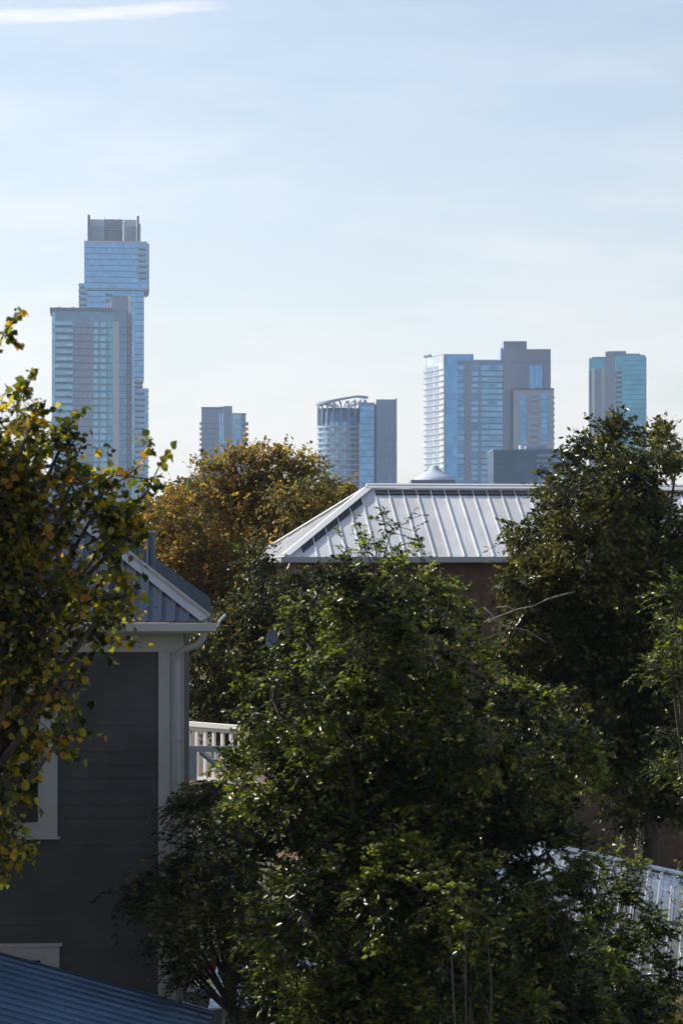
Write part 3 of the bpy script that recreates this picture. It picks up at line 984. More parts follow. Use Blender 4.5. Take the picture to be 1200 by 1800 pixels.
body(tE, 'front_block', 'concrete_pale', 900, 970, 687, D, 10, out=9)
front(tE, 'block_side', MAT['spandrel'], 897, 899.8, 690, 960, D, 6, 8)
front(tE, 'block_parapet', MAT['louvre_grey'], 898, 970.6, 684.5, 687.2, D, 9.4, 10)
front(tE, 'glass_column', MAT['tower_glass'], 911, 922, 696, 782, D, 9.3, .4)
front(tE, 'glass_column', MAT['tower_glass'], 947, 959, 694, 782, D, 9.3, .4)
for i in range(9):
    py = 698 + i * 10.2
    front(tE, 'window', MAT['deep_glass'], 929, 942, py, py + 4.2, D, 9.25, .3)
    front(tE, 'balcony_slab', MAT['panel_white'], 928.4, 942.6, py + 4.6, py + 6.4, D, 10.2, 1)
    front(tE, 'floor_line', MAT['concrete_grey'], 911.2, 921.8, py + 6, py + 7, D, 9.45, .2)
    front(tE, 'floor_line', MAT['concrete_grey'], 947.2, 958.8, py + 6, py + 7, D, 9.45, .2)
    front(tE, 'balcony', MAT['louvre_grey'], 970.2, 972, py, py + 4, D, 7, 6)

# --- right-hand tower behind the dark tree
D = 1300
tF = tower('teal_tower', 1085, D, 'teal glass tower with mauve stone piers rising behind the right-hand tree')
body(tF, 'shaft', 'teal_glass', 1035, 1063.5, 629, D, 28)
body(tF, 'core', 'concrete_mauve', 1063.8, 1081, 618, D, 28, out=.8)
body(tF, 'shaft', 'teal_glass', 1081.2, 1133, 624, D, 28, out=.3)
front(tF, 'roof_edge', MAT['louvre_grey'], 1040, 1064, 627, 629, D, .3, 26)
front(tF, 'penthouse', MAT['concrete_mauve'], 1066, 1098, 616.8, 625, D + 5, 0, 16)
front(tF, 'roof_edge', MAT['deep_glass'], 1100, 1124, 621.6, 624, D, .6, 26)
front(tF, 'edge_fin', MAT['deep_glass'], 1133.2, 1135.2, 627, 960, D, .6, 24)
front(tF, 'white_strip', MAT['panel_white'], 1040.5, 1044.6, 646, 960, D, .8, 1)
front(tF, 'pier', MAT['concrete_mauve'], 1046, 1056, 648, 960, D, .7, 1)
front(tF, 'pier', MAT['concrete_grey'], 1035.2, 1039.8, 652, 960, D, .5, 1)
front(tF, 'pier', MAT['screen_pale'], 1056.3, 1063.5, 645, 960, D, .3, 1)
for i in range(19):
    py = 653 + i * 8.6
    front(tF, 'balcony_recess', MAT['spandrel'], 1081.4, 1093, py, py + 4.0, D, .4, .3)
    front(tF, 'balcony_slab', MAT['concrete_pale'], 1081.2, 1094, py + 4.4, py + 6.4, D, 1.1, 1)
    front(tF, 'floor_line', MAT['spandrel'], 1094.4, 1132.8, py - 20, py - 19.2, D, .4, .2)

# --- low dark glass office block and white rotunda
D = 800
tG = thing('office_block', P(935, 960, D) - Vector((0, 0, P(935, 960, D).z)), 'low dark blue glass office block just behind the white roof', 'office block')
body(tG, 'glass_wing', 'office_glass', 867, 941, 791, D, 30)
body(tG, 'stone_wing', 'louvre_grey', 941.2, 1012, 789, D, 34, out=-.6)
front(tG, 'roof_edge', MAT['concrete_grey'], 866, 941.4, 789.5, 791.2, D, .5, 30)
for i in range(7): front(tG, 'floor_line', MAT['spandrel'], 867.2, 940.8, 799 + i * 8.6, 800.4 + i * 8.6, D, .12, .2)
for i in range(6):
    front(tG, 'window', MAT['deep_glass'], 943, 1011, 798 + i * 9, 803 + i * 9, D, -.4, .3)
front(tG, 'plant_room', MAT['concrete_pale'], 914, 921, 782, 789, D + 8, 0, 6)
front(tG, 'plant_room', MAT['concrete_mauve'], 925, 960, 783.5, 789, D + 10, 0, 8)

D = 620
tH = thing('rotunda', P(762, 960, D) - Vector((0, 0, P(762, 960, D).z)), 'white flared conical rotunda roof on a flat grey base above the white roof', 'rotunda')
c = P(764, 843, D + 6); s_ = (D) / F
prof = [(37 * s_, zY(844, D)), (35 * s_, zY(840, D)), (29 * s_, zY(836, D)), (22 * s_, zY(832, D)), (15 * s_, zY(827.5, D)), (9 * s_, zY(823, D)), (7 * s_, zY(818, D)), (0.01, zY(816, D))]
MB().lathe(c, prof, 40).build('roof', MAT['concrete_pale'], tH, smooth=True)
front(tH, 'base', MAT['concrete_pale'], 722, 800, 848, 960, D, 1, 14)
front(tH, 'base_edge', MAT['louvre_grey'], 722, 800, 843.6, 847.6, D, 1.6, 14)

# --- low buildings glimpsed through the autumn tree
D = 420
tI = thing('low_building', P(336, 960, D) - Vector((0, 0, P(336, 960, D).z)), 'low brown flat-roofed building left of the autumn tree top', 'building')
body(tI, 'wall', 'brown_concrete', 322.5, 372, 842, D, 14)
front(tI, 'roof_edge', MAT['louvre_grey'], 321.6, 373, 839.5, 842, D, .4, 14)
for k in range(3): front(tI, 'window', MAT['deep_glass'], 328 + k * 14, 335 + k * 14, 850, 858, D, .1, .2)
tJ = thing('low_building', P(450, 960, D + 60) - Vector((0, 0, P(450, 960, D + 60).z)), 'small pale-roofed building showing through the top of the autumn tree', 'building')
body(tJ, 'wall', 'brown_concrete', 439, 463, 836, D + 60, 10)
front(tJ, 'roof', MAT['panel_white'], 437, 464, 829, 835.6, D + 60, .6, 10)
tK = thing('low_building', P(588, 960, 300) - Vector((0, 0, P(588, 960, 300).z)), 'small blue-roofed building left of the white roof ridge', 'building')
body(tK, 'wall', 'concrete_grey', 566, 612, 872, 300, 8)
a, b = P(563, 872, 300), P(615, 856, 300)
MB().hexa([(a.x, 299.6, a.z), (b.x, 299.6, a.z), (b.x, 308, a.z), (a.x, 308, a.z), (a.x + 1.2, 303, b.z), (b.x - 1.2, 303, b.z), (b.x - 1.2, 304, b.z), (a.x + 1.2, 304, b.z)]).build('roof', MAT['blue_roof'], tK)

# each tower stands square to its own line of streets, which here run along the line of sight
for t_ in (tA, tB, tC, tF):
    t_.rotation_euler.z = -math.atan2(t_.location.x, t_.location.y)

# ------------------------------------------------------------------ trees
def arrays_to_mesh(name, V, T, mat):
    me = bpy.data.meshes.new(name)
    me.vertices.add(len(V)); me.vertices.foreach_set('co', np.asarray(V, dtype=np.float32).ravel())
    nt = len(T)
    me.loops.add(nt * 3); me.loops.foreach_set('vertex_index', np.asarray(T, dtype=np.int32).ravel())
    me.polygons.add(nt); me.polygons.foreach_set('loop_start', np.arange(0, nt * 3, 3, dtype=np.int32))
    me.update(calc_edges=True)
    me.materials.append(mat)
    return me


def unit(a): return a / np.maximum(np.linalg.norm(a, axis=1, keepdims=True), 1e-9)


SHAPES = {
    # (along, across, lift) per vertex, triangles
    'leaflet': (np.array([(0, 0, 0), (.42, .5, .16), (1, 0, -.06), (.42, -.5, .16)]), np.array([(0, 2, 1), (0, 3, 2)])),
    'broad': (np.array([(0, 0, 0), (.22, .40, .10), (.25, 0, 0), (.22, -.40, .10), (.58, .46, .10), (.6, 0, -.03), (.58, -.46, .10), (1, 0, -.14)]),
              np.array([(0, 2, 1), (0, 3, 2), (1, 2, 5), (1, 5, 4), (2, 3, 6), (2, 6, 5), (4, 5, 7), (5, 6, 7)])),
}


def leaf_frames(dirs, tilt=0.6):
    d = unit(dirs)
    up = np.tile(np.array([[0, 0, 1.0]]), (len(d), 1)) + NR.normal(0, tilt, (len(d), 3))
    s = unit(np.cross(d, up)); n = np.cross(s, d)
    return d, s, n


def leaf_verts(shape, pos, dirs, length, width, tilt):
    sv, stri = SHAPES[shape]
    d, s, n = leaf_frames(dirs, tilt)
    V = (pos[:, None, :] + d[:, None, :] * (sv[None, :, 0, None] * length[:, None, None])
         + s[:, None, :] * (sv[None, :, 1, None] * width[:, None, None])
         + n[:, None, :] * (sv[None, :, 2, None] * width[:, None, None]))
    k = len(sv)
    T = (stri[None] + (np.arange(len(pos)) * k)[:, None, None]).reshape(-1, 3)
    return V.reshape(-1, 3), T, (d, s, n)


def bez(a, b, lift, n=6, wig=0.0):
    a, b = np.array(a), np.array(b)
    m = (a + b) / 2 + np.array([0, 0, lift]) + NR.normal(0, wig, 3)
    t = np.linspace(0, 1, n)[:, None]
    return (1 - t) ** 2 * a + 2 * t * (1 - t) * m + t ** 2 * b


class Crown:
    """limbs run to every cluster, boughs to sub-clumps, twigs carry leaves"""
    def __init__(s): s.wood = MB(); s.pos = []; s.dir = []
    def limbs(s, base, fork_z, r0, clusters, every=1):
        base = np.array(base)
        top = base + np.array([NR.normal(0, .15), NR.normal(0, .15), fork_z - base[2]])
        s.wood.tube(bez(base, top, 0, 6, 0.0), list(np.linspace(r0 * 1.15, r0 * .8, 6)), 9)
        s.fork = top
        for i, (c, r) in enumerate(clusters):
            c = np.array(c)
            if i % every: continue
            start = top if c[2] > fork_z + .4 else base + (top - base) * max(.35, min(1, (c[2] - base[2]) / max(.5, fork_z - base[2]) * .8))
            q = bez(start, c, .25 * np.linalg.norm(c - start) * (0.5 if c[2] > start[2] else .8), 7, .12)
            s.wood.tube(q, list(np.linspace(r0 * .42, .012, 7)), 6)
    def fill(s, c, r, nsub, ntwig, nleaf, tw=0.35, droop=0.1, squash=0.85, up=0.35, spread=0.25, pinnate=False, hollow=0.35, dens=1.0):
        c = np.array(c)
        knots = [c]
        for _ in range(nsub):
            w = unit(NR.normal(0, 1, (1, 3)))[0]
            rad = r * (hollow + (1 - hollow) * NR.random() ** .6)
            sc = c + w * rad * np.array([1, 1, squash])
            near = min(knots, key=lambda q: float(((q - sc) ** 2).sum()))
            knots.append(sc)
            s.wood.tube(bez(near, sc, .10 * rad, 4, .05 * rad), [.009, .007, .005, .004], 4, cap=False)
            for _ in range(ntwig):
                t = unit((w * .9 + NR.normal(0, .75, 3) + np.array([0, 0, up]))[None])[0]
                L = tw * (.55 + .8 * NR.random())
                s.twig(sc + NR.normal(0, spread * .35, 3) * np.array([1, 1, .8]), t, L, max(2, int(nleaf * (.6 + .8 * NR.random()) * dens)), droop, pinnate, sc)
    def twig(s, p, t, L, n, droop, pinnate, root):
        ts = np.linspace(.08, 1, n)[:, None]
        pts = p + t[None] * ts * L + np.array([[0, 0, -droop]]) * (ts ** 2) * L
        s.wood.tube([root, p + t * L * .1, pts[len(pts) // 2], pts[-1]], [.004, .004, .003, .0015], 3, cap=False)
        side = np.cross(t, np.array([0, 0, 1.0])); side /= max(np.linalg.norm(side), 1e-6)
        if pinnate:
            for sg in (-1, 1):
                s.pos.append(pts + NR.normal(0, .004, pts.shape))
                s.dir.append(t[None] * .55 + side[None] * sg * .9 + NR.normal(0, .22, pts.shape) + np.array([[0, 0, -.25]]))
        else:
            s.pos.append(pts + NR.normal(0, .012, pts.shape))
            alt = np.where(np.arange(n) % 2 == 0, 1, -1)[:, None]
            s.dir.append(t[None] * .6 + side[None] * alt * .7 + NR.normal(0, .45, pts.shape) + np.array([[0, 0, -droop * 2.0]]))
    def leaves(s): return np.concatenate(s.pos), np.concatenate(s.dir)


def finish_tree(t, cr, shape, length, width, mat, bark, tilt=.9, name='foliage'):
    pos, dr = cr.leaves()
    k = NR.random(len(pos)) ** 1.3 * .95 + .5
    V, T, _ = leaf_verts(shape, pos, dr, length * k, width * k * (.85 + .3 * NR.random(len(pos))), tilt)
    o0 = np.array(wloc(t))
    o = bpy.data.objects.new(name, arrays_to_mesh(name, V - o0, T, mat))
    COL.objects.link(o); o.parent = t; o['kind'] = 'stuff'
    cr.wood.build('trunk', bark, t, smooth=True)
    return len(pos), len(T)


def clusters_px(lst, Y, dY=0.8, seed=1):
    r_ = np.random.default_rng(seed); out = []
    for q in lst:
        px, py, rp = q[:3]
        yy = q[3] if len(q) > 3 else Y + r_.uniform(-dY, dY)
        p = P(px, py, yy)
        out.append((np.array(p), rp / F * yy))
    return out


GREEN = [(0.0, (.007, .011, .003)), (0.37, (.016, .027, .005)), (0.58, (.060, .085, .011)), (0.8, (.165, .20, .026)), (1.0, (.29, .29, .05))]  # dark and bright stops also put sun-and-shade contrast into the leaf colour
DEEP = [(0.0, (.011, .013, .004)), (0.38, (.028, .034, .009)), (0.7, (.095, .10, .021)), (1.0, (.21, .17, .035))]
RUST = [(0.0, (.060, .060, .020)), (0.3, (.13, .112, .036)), (0.55, (.21, .15, .048)), (0.8, (.31, .185, .052)), (1.0, (.42, .22, .042))]
OLIVE = [(0.0, (.016, .020, .006)), (0.4, (.040, .046, .012)), (0.75, (.10, .098, .024)), (1.0, (.21, .155, .035))]
GOLD = [(0.0, (.016, .020, .004)), (0.27, (.048, .062, .009)), (0.52, (.15, .16, .02)), (0.78, (.38, .31, .035)), (0.95, (.52, .31, .02)), (1.0, (.40, .17, .02))]
leaf_mat('leaf_green', GREEN, .42, .32, patch=(1.5, .40), spec=.5)  # spray noise gathers the bright stops into painted sunlit patches
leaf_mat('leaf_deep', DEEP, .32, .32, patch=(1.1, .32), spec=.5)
leaf_mat('leaf_rust', RUST, .55, .5, patch=(.6, .35))
leaf_mat('leaf_olive', OLIVE, .38, .42, patch=(.7, .3))
leaf_mat('leaf_gold', GOLD, .58, .45, patch=(2.2, .25))
leaf_mat('leaf_gold_single', GOLD, .58, .45, single=True, patch=(2.2, .25))
leaf_mat('leaf_far', [(0, (.05, .055, .02)), (.6, (.10, .085, .03)), (1, (.17, .11, .035))], .35, .6, patch=(.08, .3))

STATS = []
# --- large green pinnate tree in the middle
cl = clusters_px([(600, 1045, 56), (700, 1050, 64), (785, 1075, 48), (540, 1120, 66), (650, 1140, 95), (760, 1160, 88),
                  (480, 1230, 70), (600, 1270, 100), (720, 1290, 105), (830, 1290, 85), (465, 1360, 68), (570, 1400, 105),
                  (690, 1420, 115), (810, 1430, 105), (920, 1400, 85), (930, 1260, 62), (995, 1330, 55), (430, 1455, 52), (505, 1540, 95), (620, 1560, 115), (740, 1570, 105),
                  (860, 1560, 90), (960, 1500, 70), (482, 1650, 58), (560, 1690, 105), (700, 1700, 105), (820, 1680, 75), (915, 1660, 75),
                  (1000, 1590, 50), (1060, 1650, 45, 26.2), (1075, 1570, 30, 26.5), (1115, 1680, 42, 26.5), (1165, 1715, 34, 27), (1030, 1700, 48, 25.5), (950, 1650, 48, 25.0), (1150, 1625, 26, 27), (600, 1800, 110), (750, 1800, 105), (880, 1790, 80), (1000, 1760, 70), (1110, 1790, 60)], 24.0, 1.3, 3)
tr = thing('tree', (P(690, 1800, 24.6).x, 24.6, 0), 'large green feathery-leaved tree filling the middle between house and white roof', 'tree')
cr = Crown(); cr.limbs((tr.location.x, 24.6, 0), 2.6, .16, cl)
for c, r in cl:
    n = max(8, int(50 * (r / .5) ** 2))
    cr.fill(c, r * 1.02, n, 8, 11, tw=.20, droop=.25, up=.25, pinnate=True, hollow=.55, spread=.16)
# leading shoot that stands in front of the white roof
for (px, py) in ((660, 985), (690, 930), (640, 960), (700, 960), (615, 985), (672, 1000), (745, 985)):
    c = P(px, py, 24); cr.wood.tube(bez(P(665, 1040, 24), c, .05, 5, .02), [.014, .012, .009, .006, .003], 5)
    cr.fill(c, .16, 4, 3, 6, tw=.2, droop=.15, up=.6, pinnate=True, hollow=.1)
STATS.append(finish_tree(tr, cr, 'leaflet', .058, .027, MAT['leaf_green'], MAT['bark_dark']))

# --- dark drooping boughs against the grey house corner
tr = thing('tree', (P(455, 1800, 27.2).x, 27.4, 0), 'dark shaded tree whose drooping boughs cross the grey house corner board', 'tree')
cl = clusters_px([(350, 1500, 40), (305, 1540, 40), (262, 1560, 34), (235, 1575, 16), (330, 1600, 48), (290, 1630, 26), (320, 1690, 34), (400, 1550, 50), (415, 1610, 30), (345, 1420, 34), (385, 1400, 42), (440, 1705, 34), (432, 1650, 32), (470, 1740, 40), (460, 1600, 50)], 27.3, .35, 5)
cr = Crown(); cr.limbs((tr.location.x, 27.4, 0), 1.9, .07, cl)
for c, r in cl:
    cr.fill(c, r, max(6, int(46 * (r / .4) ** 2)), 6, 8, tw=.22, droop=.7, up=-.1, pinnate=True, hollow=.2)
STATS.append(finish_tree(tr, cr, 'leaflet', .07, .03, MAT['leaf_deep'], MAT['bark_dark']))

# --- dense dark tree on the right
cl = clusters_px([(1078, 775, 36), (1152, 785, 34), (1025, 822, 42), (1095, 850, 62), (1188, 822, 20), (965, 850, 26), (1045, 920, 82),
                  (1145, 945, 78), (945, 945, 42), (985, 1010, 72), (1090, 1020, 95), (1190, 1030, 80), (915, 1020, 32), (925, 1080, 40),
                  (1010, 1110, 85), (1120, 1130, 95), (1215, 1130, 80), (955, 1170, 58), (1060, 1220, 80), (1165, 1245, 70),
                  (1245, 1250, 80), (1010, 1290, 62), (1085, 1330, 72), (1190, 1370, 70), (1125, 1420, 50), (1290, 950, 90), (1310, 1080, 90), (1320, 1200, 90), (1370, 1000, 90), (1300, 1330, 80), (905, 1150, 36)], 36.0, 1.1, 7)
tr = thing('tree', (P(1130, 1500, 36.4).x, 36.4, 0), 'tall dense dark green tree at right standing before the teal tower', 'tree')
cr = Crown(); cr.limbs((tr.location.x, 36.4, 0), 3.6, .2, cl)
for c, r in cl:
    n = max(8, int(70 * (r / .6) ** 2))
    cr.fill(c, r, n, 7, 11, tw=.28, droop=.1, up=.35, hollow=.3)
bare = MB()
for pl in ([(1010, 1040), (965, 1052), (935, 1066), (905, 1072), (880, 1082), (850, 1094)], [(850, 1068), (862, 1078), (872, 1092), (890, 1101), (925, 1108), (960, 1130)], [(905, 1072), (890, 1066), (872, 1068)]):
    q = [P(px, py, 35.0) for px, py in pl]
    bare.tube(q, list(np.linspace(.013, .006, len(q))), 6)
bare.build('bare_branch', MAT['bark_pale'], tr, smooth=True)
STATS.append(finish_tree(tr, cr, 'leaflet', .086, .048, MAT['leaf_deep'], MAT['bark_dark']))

# --- olive tree at the right edge
cl = clusters_px([(1185, 1060, 34), (1200, 1120, 44), (1180, 1180, 36), (1215, 1210, 40), (1230, 1040, 40), (1260, 1130, 50), (1205, 1285, 40), (1190, 1345, 30), (1225, 1360, 36)], 32.5, .4, 9)
tr = thing('tree', (P(1230, 1500, 32.5).x, 32.5, 0), 'slim olive-yellow tree cut by the right edge of the picture', 'tree')
cr = Crown(); cr.limbs((tr.location.x, 32.5, 0), 3.4, .07, cl)
for c, r in cl: cr.fill(c, r, max(4, int(26 * (r / .4) ** 2)), 5, 8, tw=.22, droop=.2, up=.4, pinnate=True)
STATS.append(finish_tree(tr, cr, 'leaflet', .065, .026, MAT['leaf_green'], MAT['bark_dark']))

# --- autumn tree behind the grey house
cl = clusters_px([(425, 828, 36), (490, 826, 36), (535, 845, 34), (560, 866, 22), (545, 890, 24), (380, 848, 34), (335, 885, 32), (292, 905, 32), (455, 890, 52), (392, 930, 62),
                  (322, 965, 52), (470, 940, 46), (512, 880, 26), (440, 1010, 72), (365, 1040, 66), (300, 1010, 44), (400, 1110, 74),
                  (330, 1120, 46)], 58.0, 1.5, 13)
tr = thing('tree', (P(430, 1500, 58).x, 58, 0), 'rust and gold autumn tree between the grey house and the white roof', 'tree')
cr = Crown(); cr.limbs((tr.location.x, 58, 0), 3.2, .17, cl)
for c, r in cl:
    cr.fill(c, r, max(8, int(44 * (r / .65) ** 2)), 7, 10, tw=.46, droop=.1, up=.7, hollow=.35, spread=.35)
STATS.append(finish_tree(tr, cr, 'leaflet', .115, .07, MAT['leaf_rust'], MAT['bark_dark']))

cl = clusters_px([(450, 985, 30), (490, 1065, 46), (455, 1060, 44), (530, 1100, 50), (410, 1120, 50), (372, 1175, 66), (465, 1170, 66), (350, 1245, 52), (425, 1262, 56), (500, 1250, 50), (540, 1050, 40), (340, 1110, 36)], 46.5, .9, 15)
tr = thing('tree', (P(430, 1500, 46.5).x, 46.5, 0), 'dusky olive-green tree below and in front of the rust autumn tree', 'tree')
cr = Crown(); cr.limbs((tr.location.x, 46.5, 0), 2.4, .12, cl)
for c, r in cl:
    cr.fill(c, r, max(8, int(52 * (r / .65) ** 2)), 7, 10, tw=.34, droop=.15, up=.4, hollow=.3)
STATS.append(finish_tree(tr, cr, 'leaflet', .10, .06, MAT['leaf_olive'], MAT['bark_dark']))

# --- near tree at the left edge, big leaves: the most visible leaves are objects of their own
tr = thing('tree', (P(-150, 1500, 16).x, 16.2, 0), 'nearest tree at left edge with large green and golden leaves', 'tree')
LT = [(15, 760, 42), (58, 735, 26), (105, 790, 42), (45, 850, 58), (125, 850, 32), (15, 930, 60), (85, 930, 36), (170, 875, 20), (190, 950, 24),
      (35, 1020, 62), (120, 1015, 34), (205, 990, 16), (20, 1110, 58), (95, 1100, 42), (180, 1085, 18), (30, 1195, 50), (105, 1205, 30), (15, 1285, 42),
      (105, 1300, 22), (12, 1380, 30), (200, 1045, 18), (160, 1105, 22), (165, 905, 24), (235, 930, 20), (170, 1050, 22), (75, 1250, 26), (-70, 820, 90), (-80, 960, 100), (-70, 1120, 95), (-60, 1260, 70), (-190, 900, 120), (-200, 1080, 120), (-310, 950, 130), (-320, 1130, 120), (-120, 720, 70)]
cl = clusters_px(LT, 16.0, .45, 17)
cr = Crown(); cr.limbs((tr.location.x, 16.2, 0), 4.6, .11, cl)
for c, r in cl:
    cr.fill(c, r, max(4, int(19 * (r / .2) ** 2)), 4, 7, tw=.19, droop=.25, up=.3, hollow=.2, spread=.16)
for pl, n in (([(-20, 640), (5, 590), (25, 560), (40, 545)], 14), ([(10, 590), (22, 590), (28, 600)], 6), ([(20, 730), (42, 685), (58, 650)], 11), ([(40, 700), (52, 672), (60, 648)], 6),
              ([(90, 790), (125, 745), (150, 718)], 11), ([(120, 830), (140, 790), (150, 760)], 9), ([(150, 895), (205, 850), (250, 815), (268, 780), (240, 770)], 17), ([(160, 930), (215, 905), (255, 870), (282, 815), (302, 790)], 15),
              ([(150, 870), (200, 835), (262, 842), (285, 850)], 14), ([(180, 950), (220, 930), (252, 918)], 14), ([(205, 945), (235, 955), (255, 935)], 10), ([(120, 1110), (180, 1118), (252, 1130)], 12),
              ([(90, 1270), (118, 1320), (140, 1335)], 9), ([(-20, 1440), (20, 1470), (45, 1500)], 8), ([(-10, 1470), (10, 1490), (20, 1500)], 5), ([(100, 1210), (130, 1240), (148, 1275)], 9), ([(200, 960), (215, 1010), (232, 1040)], 12),
              ([(150, 960), (200, 930), (240, 880), (275, 850)], 12), ([(190, 900), (235, 905), (262, 940)], 9), ([(140, 1060), (190, 1050), (235, 1075)], 8), ([(-10, 1420), (15, 1445), (40, 1455)], 6), ([(100, 1160), (150, 1190), (140, 1180)], 6)):
    q = np.array([P(px, py, 16.0 + NR.uniform(-.15, .15)) for px, py in pl])
    cr.wood.tube([Vector(a) for a in q], list(np.linspace(.009, .003, len(q))), 5)
    n = int(n * 2.8)
    seg = np.linspace(0.25, len(q) - 1, n)
    i0 = np.minimum(seg.astype(int), len(q) - 2); f = (seg - i0)[:, None]
    pp = q[i0] * (1 - f) + q[i0 + 1] * f
    tdir = unit(q[i0 + 1] - q[i0])
    cr.pos.append(pp + NR.normal(0, .018, pp.shape))
    cr.dir.append(tdir * .4 + NR.normal(0, .7, pp.shape) + np.array([[0, 0, -.45]]))
pos, dr = cr.leaves()
n = len(pos)
ln = .053 * (.5 + .95 * NR.random(n)); wd = ln * (.78 + .2 * NR.random(n))
V, T, (fd, fs_, fn) = leaf_verts('broad', pos, dr, ln, wd, .8)
# which leaves show: nearest per small cell of the view, then the largest
ctr = pos + fd * ln[:, None] * .5
ix = 600 + F * ctr[:, 0] / ctr[:, 1]; iy = 960 - F * (ctr[:, 2] - H) / ctr[:, 1]
face = np.abs(fn[:, 1])
inn = (ix > 4) & (ix < 420) & (iy > 300) & (iy < 1790)
best = {}
for i in np.nonzero(inn)[0]:
    key = (int(ix[i] // 13), int(iy[i] // 13))
    if key not in best or ctr[i, 1] < ctr[best[key], 1]: best[key] = i
vis = sorted(best.values(), key=lambda i: -(ln[i] * wd[i] * (face[i] + .15) / ctr[i, 1]))[:298]
mask = np.ones(n, bool); mask[vis] = False
o0 = np.array(wloc(tr))
kv = len(SHAPES['broad'][0])
Vr = V.reshape(n, kv, 3)[mask].reshape(-1, 3)
Tr = (SHAPES['broad'][1][None] + (np.arange(mask.sum()) * kv)[:, None, None]).reshape(-1, 3)
o = bpy.data.objects.new('foliage', arrays_to_mesh('foliage', Vr - o0, Tr, MAT['leaf_gold'])); COL.objects.link(o); o.parent = tr; o['kind'] = 'stuff'
cr.wood.build('trunk', MAT['bark_dark'], tr, smooth=True)
sv, stri = SHAPES['broad']
lm = arrays_to_mesh('leaf', sv, stri, MAT['leaf_gold_single'])
from mathutils import Matrix
for i in vis:
    o = bpy.data.objects.new('leaf', lm); COL.objects.link(o); o.parent = tr
    d, s, nn = fd[i], fs_[i], fn[i]
    m3 = Matrix(((d[0] * ln[i], s[0] * wd[i], nn[0] * wd[i]), (d[1] * ln[i], s[1] * wd[i], nn[1] * wd[i]), (d[2] * ln[i], s[2] * wd[i], nn[2] * wd[i]))).to_4x4()
    m3.translation = Vector(pos[i] - o0)
    o.matrix_local = m3
STATS.append((n, len(T)))

cl = clusters_px([(6, 1440, 18), (18, 1490, 14), (-20, 1470, 34), (-60, 1380, 50)], 24.6, .2, 19)
cl += [(np.array((x_, y_, z_)), r_) for x_, y_, z_, r_ in ((-4.7, 25.2, 5.6, .8), (-5.6, 25.8, 6.6, .9), (-6.5, 25.4, 5.6, 1.0), (-5.4, 25.0, 4.5, .9), (-7.3, 25.8, 6.4, .9), (-6.2, 26.2, 4.6, .9),  # crown out of view, added to shade the lower part of the large tree
                                                          (-5.0, 26.2, 7.2, .6), (-6.4, 25.8, 7.4, .7), (-7.6, 25.4, 5.0, .9), (-4.6, 26.0, 3.8, .7))]
tr = thing('tree', (-6.0, 25.6, 0), 'tree cut by the left edge whose lowest sprigs hang before the grey house window sill, unseen crown added for shade', 'tree')
cr = Crown(); cr.limbs((-6.0, 25.6, 0), 2.8, .14, cl)
for c, r in cl: cr.fill(c, r, max(5, int(30 * (r / .5) ** 1.7)), 5, 7, tw=.26, droop=.4, up=.1, hollow=.25, spread=.2)
STATS.append(finish_tree(tr, cr, 'broad', .085, .07, MAT['leaf_gold'], MAT['bark_dark']))

# --- shrubs and small trees low in the picture
def shrub(px, py, rp, Y, label, mat, leafsize=.06, sub=26, group=None, more=()):
    c0 = P(px, py, Y)
    t = thing('shrub', (c0.x, Y, 0), label, 'shrub', group)
    cl = clusters_px([(px, py, rp)] + [(px + a, py + b, r) for a, b, r in more], Y, .3, int(px))
    cr = Crown(); cr.limbs((c0.x, Y, 0), max(.3, c0.z * .5), .013, cl)
    for c, r in cl: cr.fill(c, r, max(5, int(sub * (r / .4) ** 2)), 5, 7, tw=.2, droop=.2, up=.5, pinnate=True, hollow=.2)
    STATS.append(finish_tree(t, cr, 'leaflet', leafsize, leafsize * .45, MAT[mat], MAT['bark_dark']))


shrub(818, 1590, 34, 22.3, 'bright yellow-green leafy shoot low in the middle before the large tree', 'leaf_green', .075, more=((-25, 50, 26), (30, 40, 24), (10, -25, 20), (0, 115, 34), (20, 170, 40), (-30, 190, 36)))
shrub(790, 1770, 36, 22.6, 'small light green bush at the bottom edge right of centre', 'leaf_green', .065, more=((-20, 30, 30), (40, 20, 30)))
shrub(1185, 1800, 42, 27.0, 'small orange autumn bush in the bottom right corner', 'leaf_rust', .07, more=((30, 20, 40), (-30, 25, 30)))
shrub(1090, 1515, 30, 31.0, 'thin yellow-green sapling beside the carport roof', 'leaf_green', .06, sub=12, more=((40, 30, 26), (-30, 30, 30), (110, 120, 30), (-60, 20, 30)))
shrub(1205, 1560, 26, 31.5, 'yellow-green sprig at the right edge above the carport roof', 'leaf_green', .06, sub=18, more=((10, 50, 22),))
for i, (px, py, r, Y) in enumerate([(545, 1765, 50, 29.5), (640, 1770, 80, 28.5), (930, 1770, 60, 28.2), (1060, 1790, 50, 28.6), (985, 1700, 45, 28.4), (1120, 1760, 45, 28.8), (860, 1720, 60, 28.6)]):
    shrub(px, py, r, Y, ['dark undergrowth bush left of the large trunk', 'dark undergrowth bush behind the large trunk', 'dark undergrowth bush before the carport', 'low dark bush at the front edge of the carport', 'dark bush against the lower left of the carport roof', 'low dark bush near the orange corner bush', 'dark undergrowth bush between trunk and carport'][i], 'leaf_deep', .07, group='dark undergrowth bushes', more=((-50, 20, r * .8), (60, 25, r * .8)))

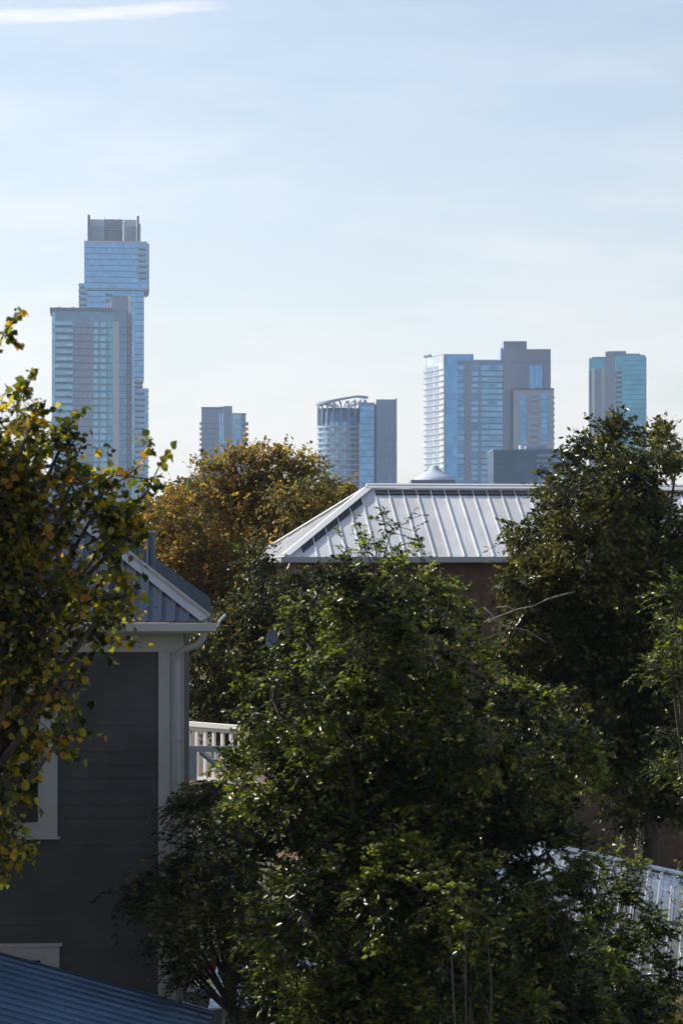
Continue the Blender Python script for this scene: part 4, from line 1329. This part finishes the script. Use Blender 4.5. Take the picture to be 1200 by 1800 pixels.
# --- distant trees that close the view above the roofs
def far_tree(px, py, rp, Y, label, mat='leaf_far', sub=40):
    c0 = P(px, py, Y)
    t = thing('tree', (c0.x, Y, 0), label, 'tree', 'distant trees behind the houses')
    r = rp / F * Y
    cr = Crown()
    cl = [(np.array([c0.x + NR.normal(0, r * .5), Y + NR.normal(0, r * .4), c0.z - r * .95 - abs(NR.normal(0, r * .5))]), r * (.5 + .2 * NR.random())) for _ in range(7)]
    cl.append((np.array([c0.x, Y, c0.z - r * .62]), r * .6))
    cr.limbs((c0.x, Y, 0), max(1.5, c0.z - 2.2 * r), .03 * r + .12, cl)
    for c, q in cl: cr.fill(c, q, sub, 5, 6, tw=q * .35, droop=.1, up=.5, hollow=.3, spread=q * .4)
    STATS.append(finish_tree(t, cr, 'leaflet', .10 + Y * .0014, .07 + Y * .0010, MAT[mat], MAT['bark_dark']))


far_tree(250, 868, 52, 120, 'brownish far tree above the grey roof, under the broad teal tower')
far_tree(175, 880, 50, 140, 'far tree showing between the near leaves left of the vent pipe')
far_tree(300, 872, 40, 150, 'small far tree left of the autumn tree top')
far_tree(575, 846, 17, 160, 'small dark far tree at the left foot of the round tower', 'leaf_deep', 26)
far_tree(611, 852, 15, 150, 'small orange far tree just above the white hip', 'leaf_rust', 26)
far_tree(540, 880, 38, 110, 'far rusty tree directly behind the left hip of the white roof', 'leaf_rust')

# ------------------------------------------------------------------ haze
hz = MB().box(-900, 900, -60, 1660, -1.0, 235).build('haze', bpy.data.materials.new('haze_air'))
hm = hz.data.materials[0]; hm.use_nodes = True
hn = hm.node_tree
for n_ in list(hn.nodes): hn.nodes.remove(n_)
vo = hn.nodes.new('ShaderNodeVolumePrincipled'); vo.inputs['Color'].default_value = (.72, .86, 1.0, 1); vo.inputs['Density'].default_value = 0.00014
vo.inputs['Anisotropy'].default_value = 0.3
oo = hn.nodes.new('ShaderNodeOutputMaterial'); hn.links.new(vo.outputs[0], oo.inputs['Volume'])
hz['kind'] = 'stuff'

print('LEAVES/TRIS', STATS, sum(b for a, b in STATS), 'objects', len(bpy.data.objects))
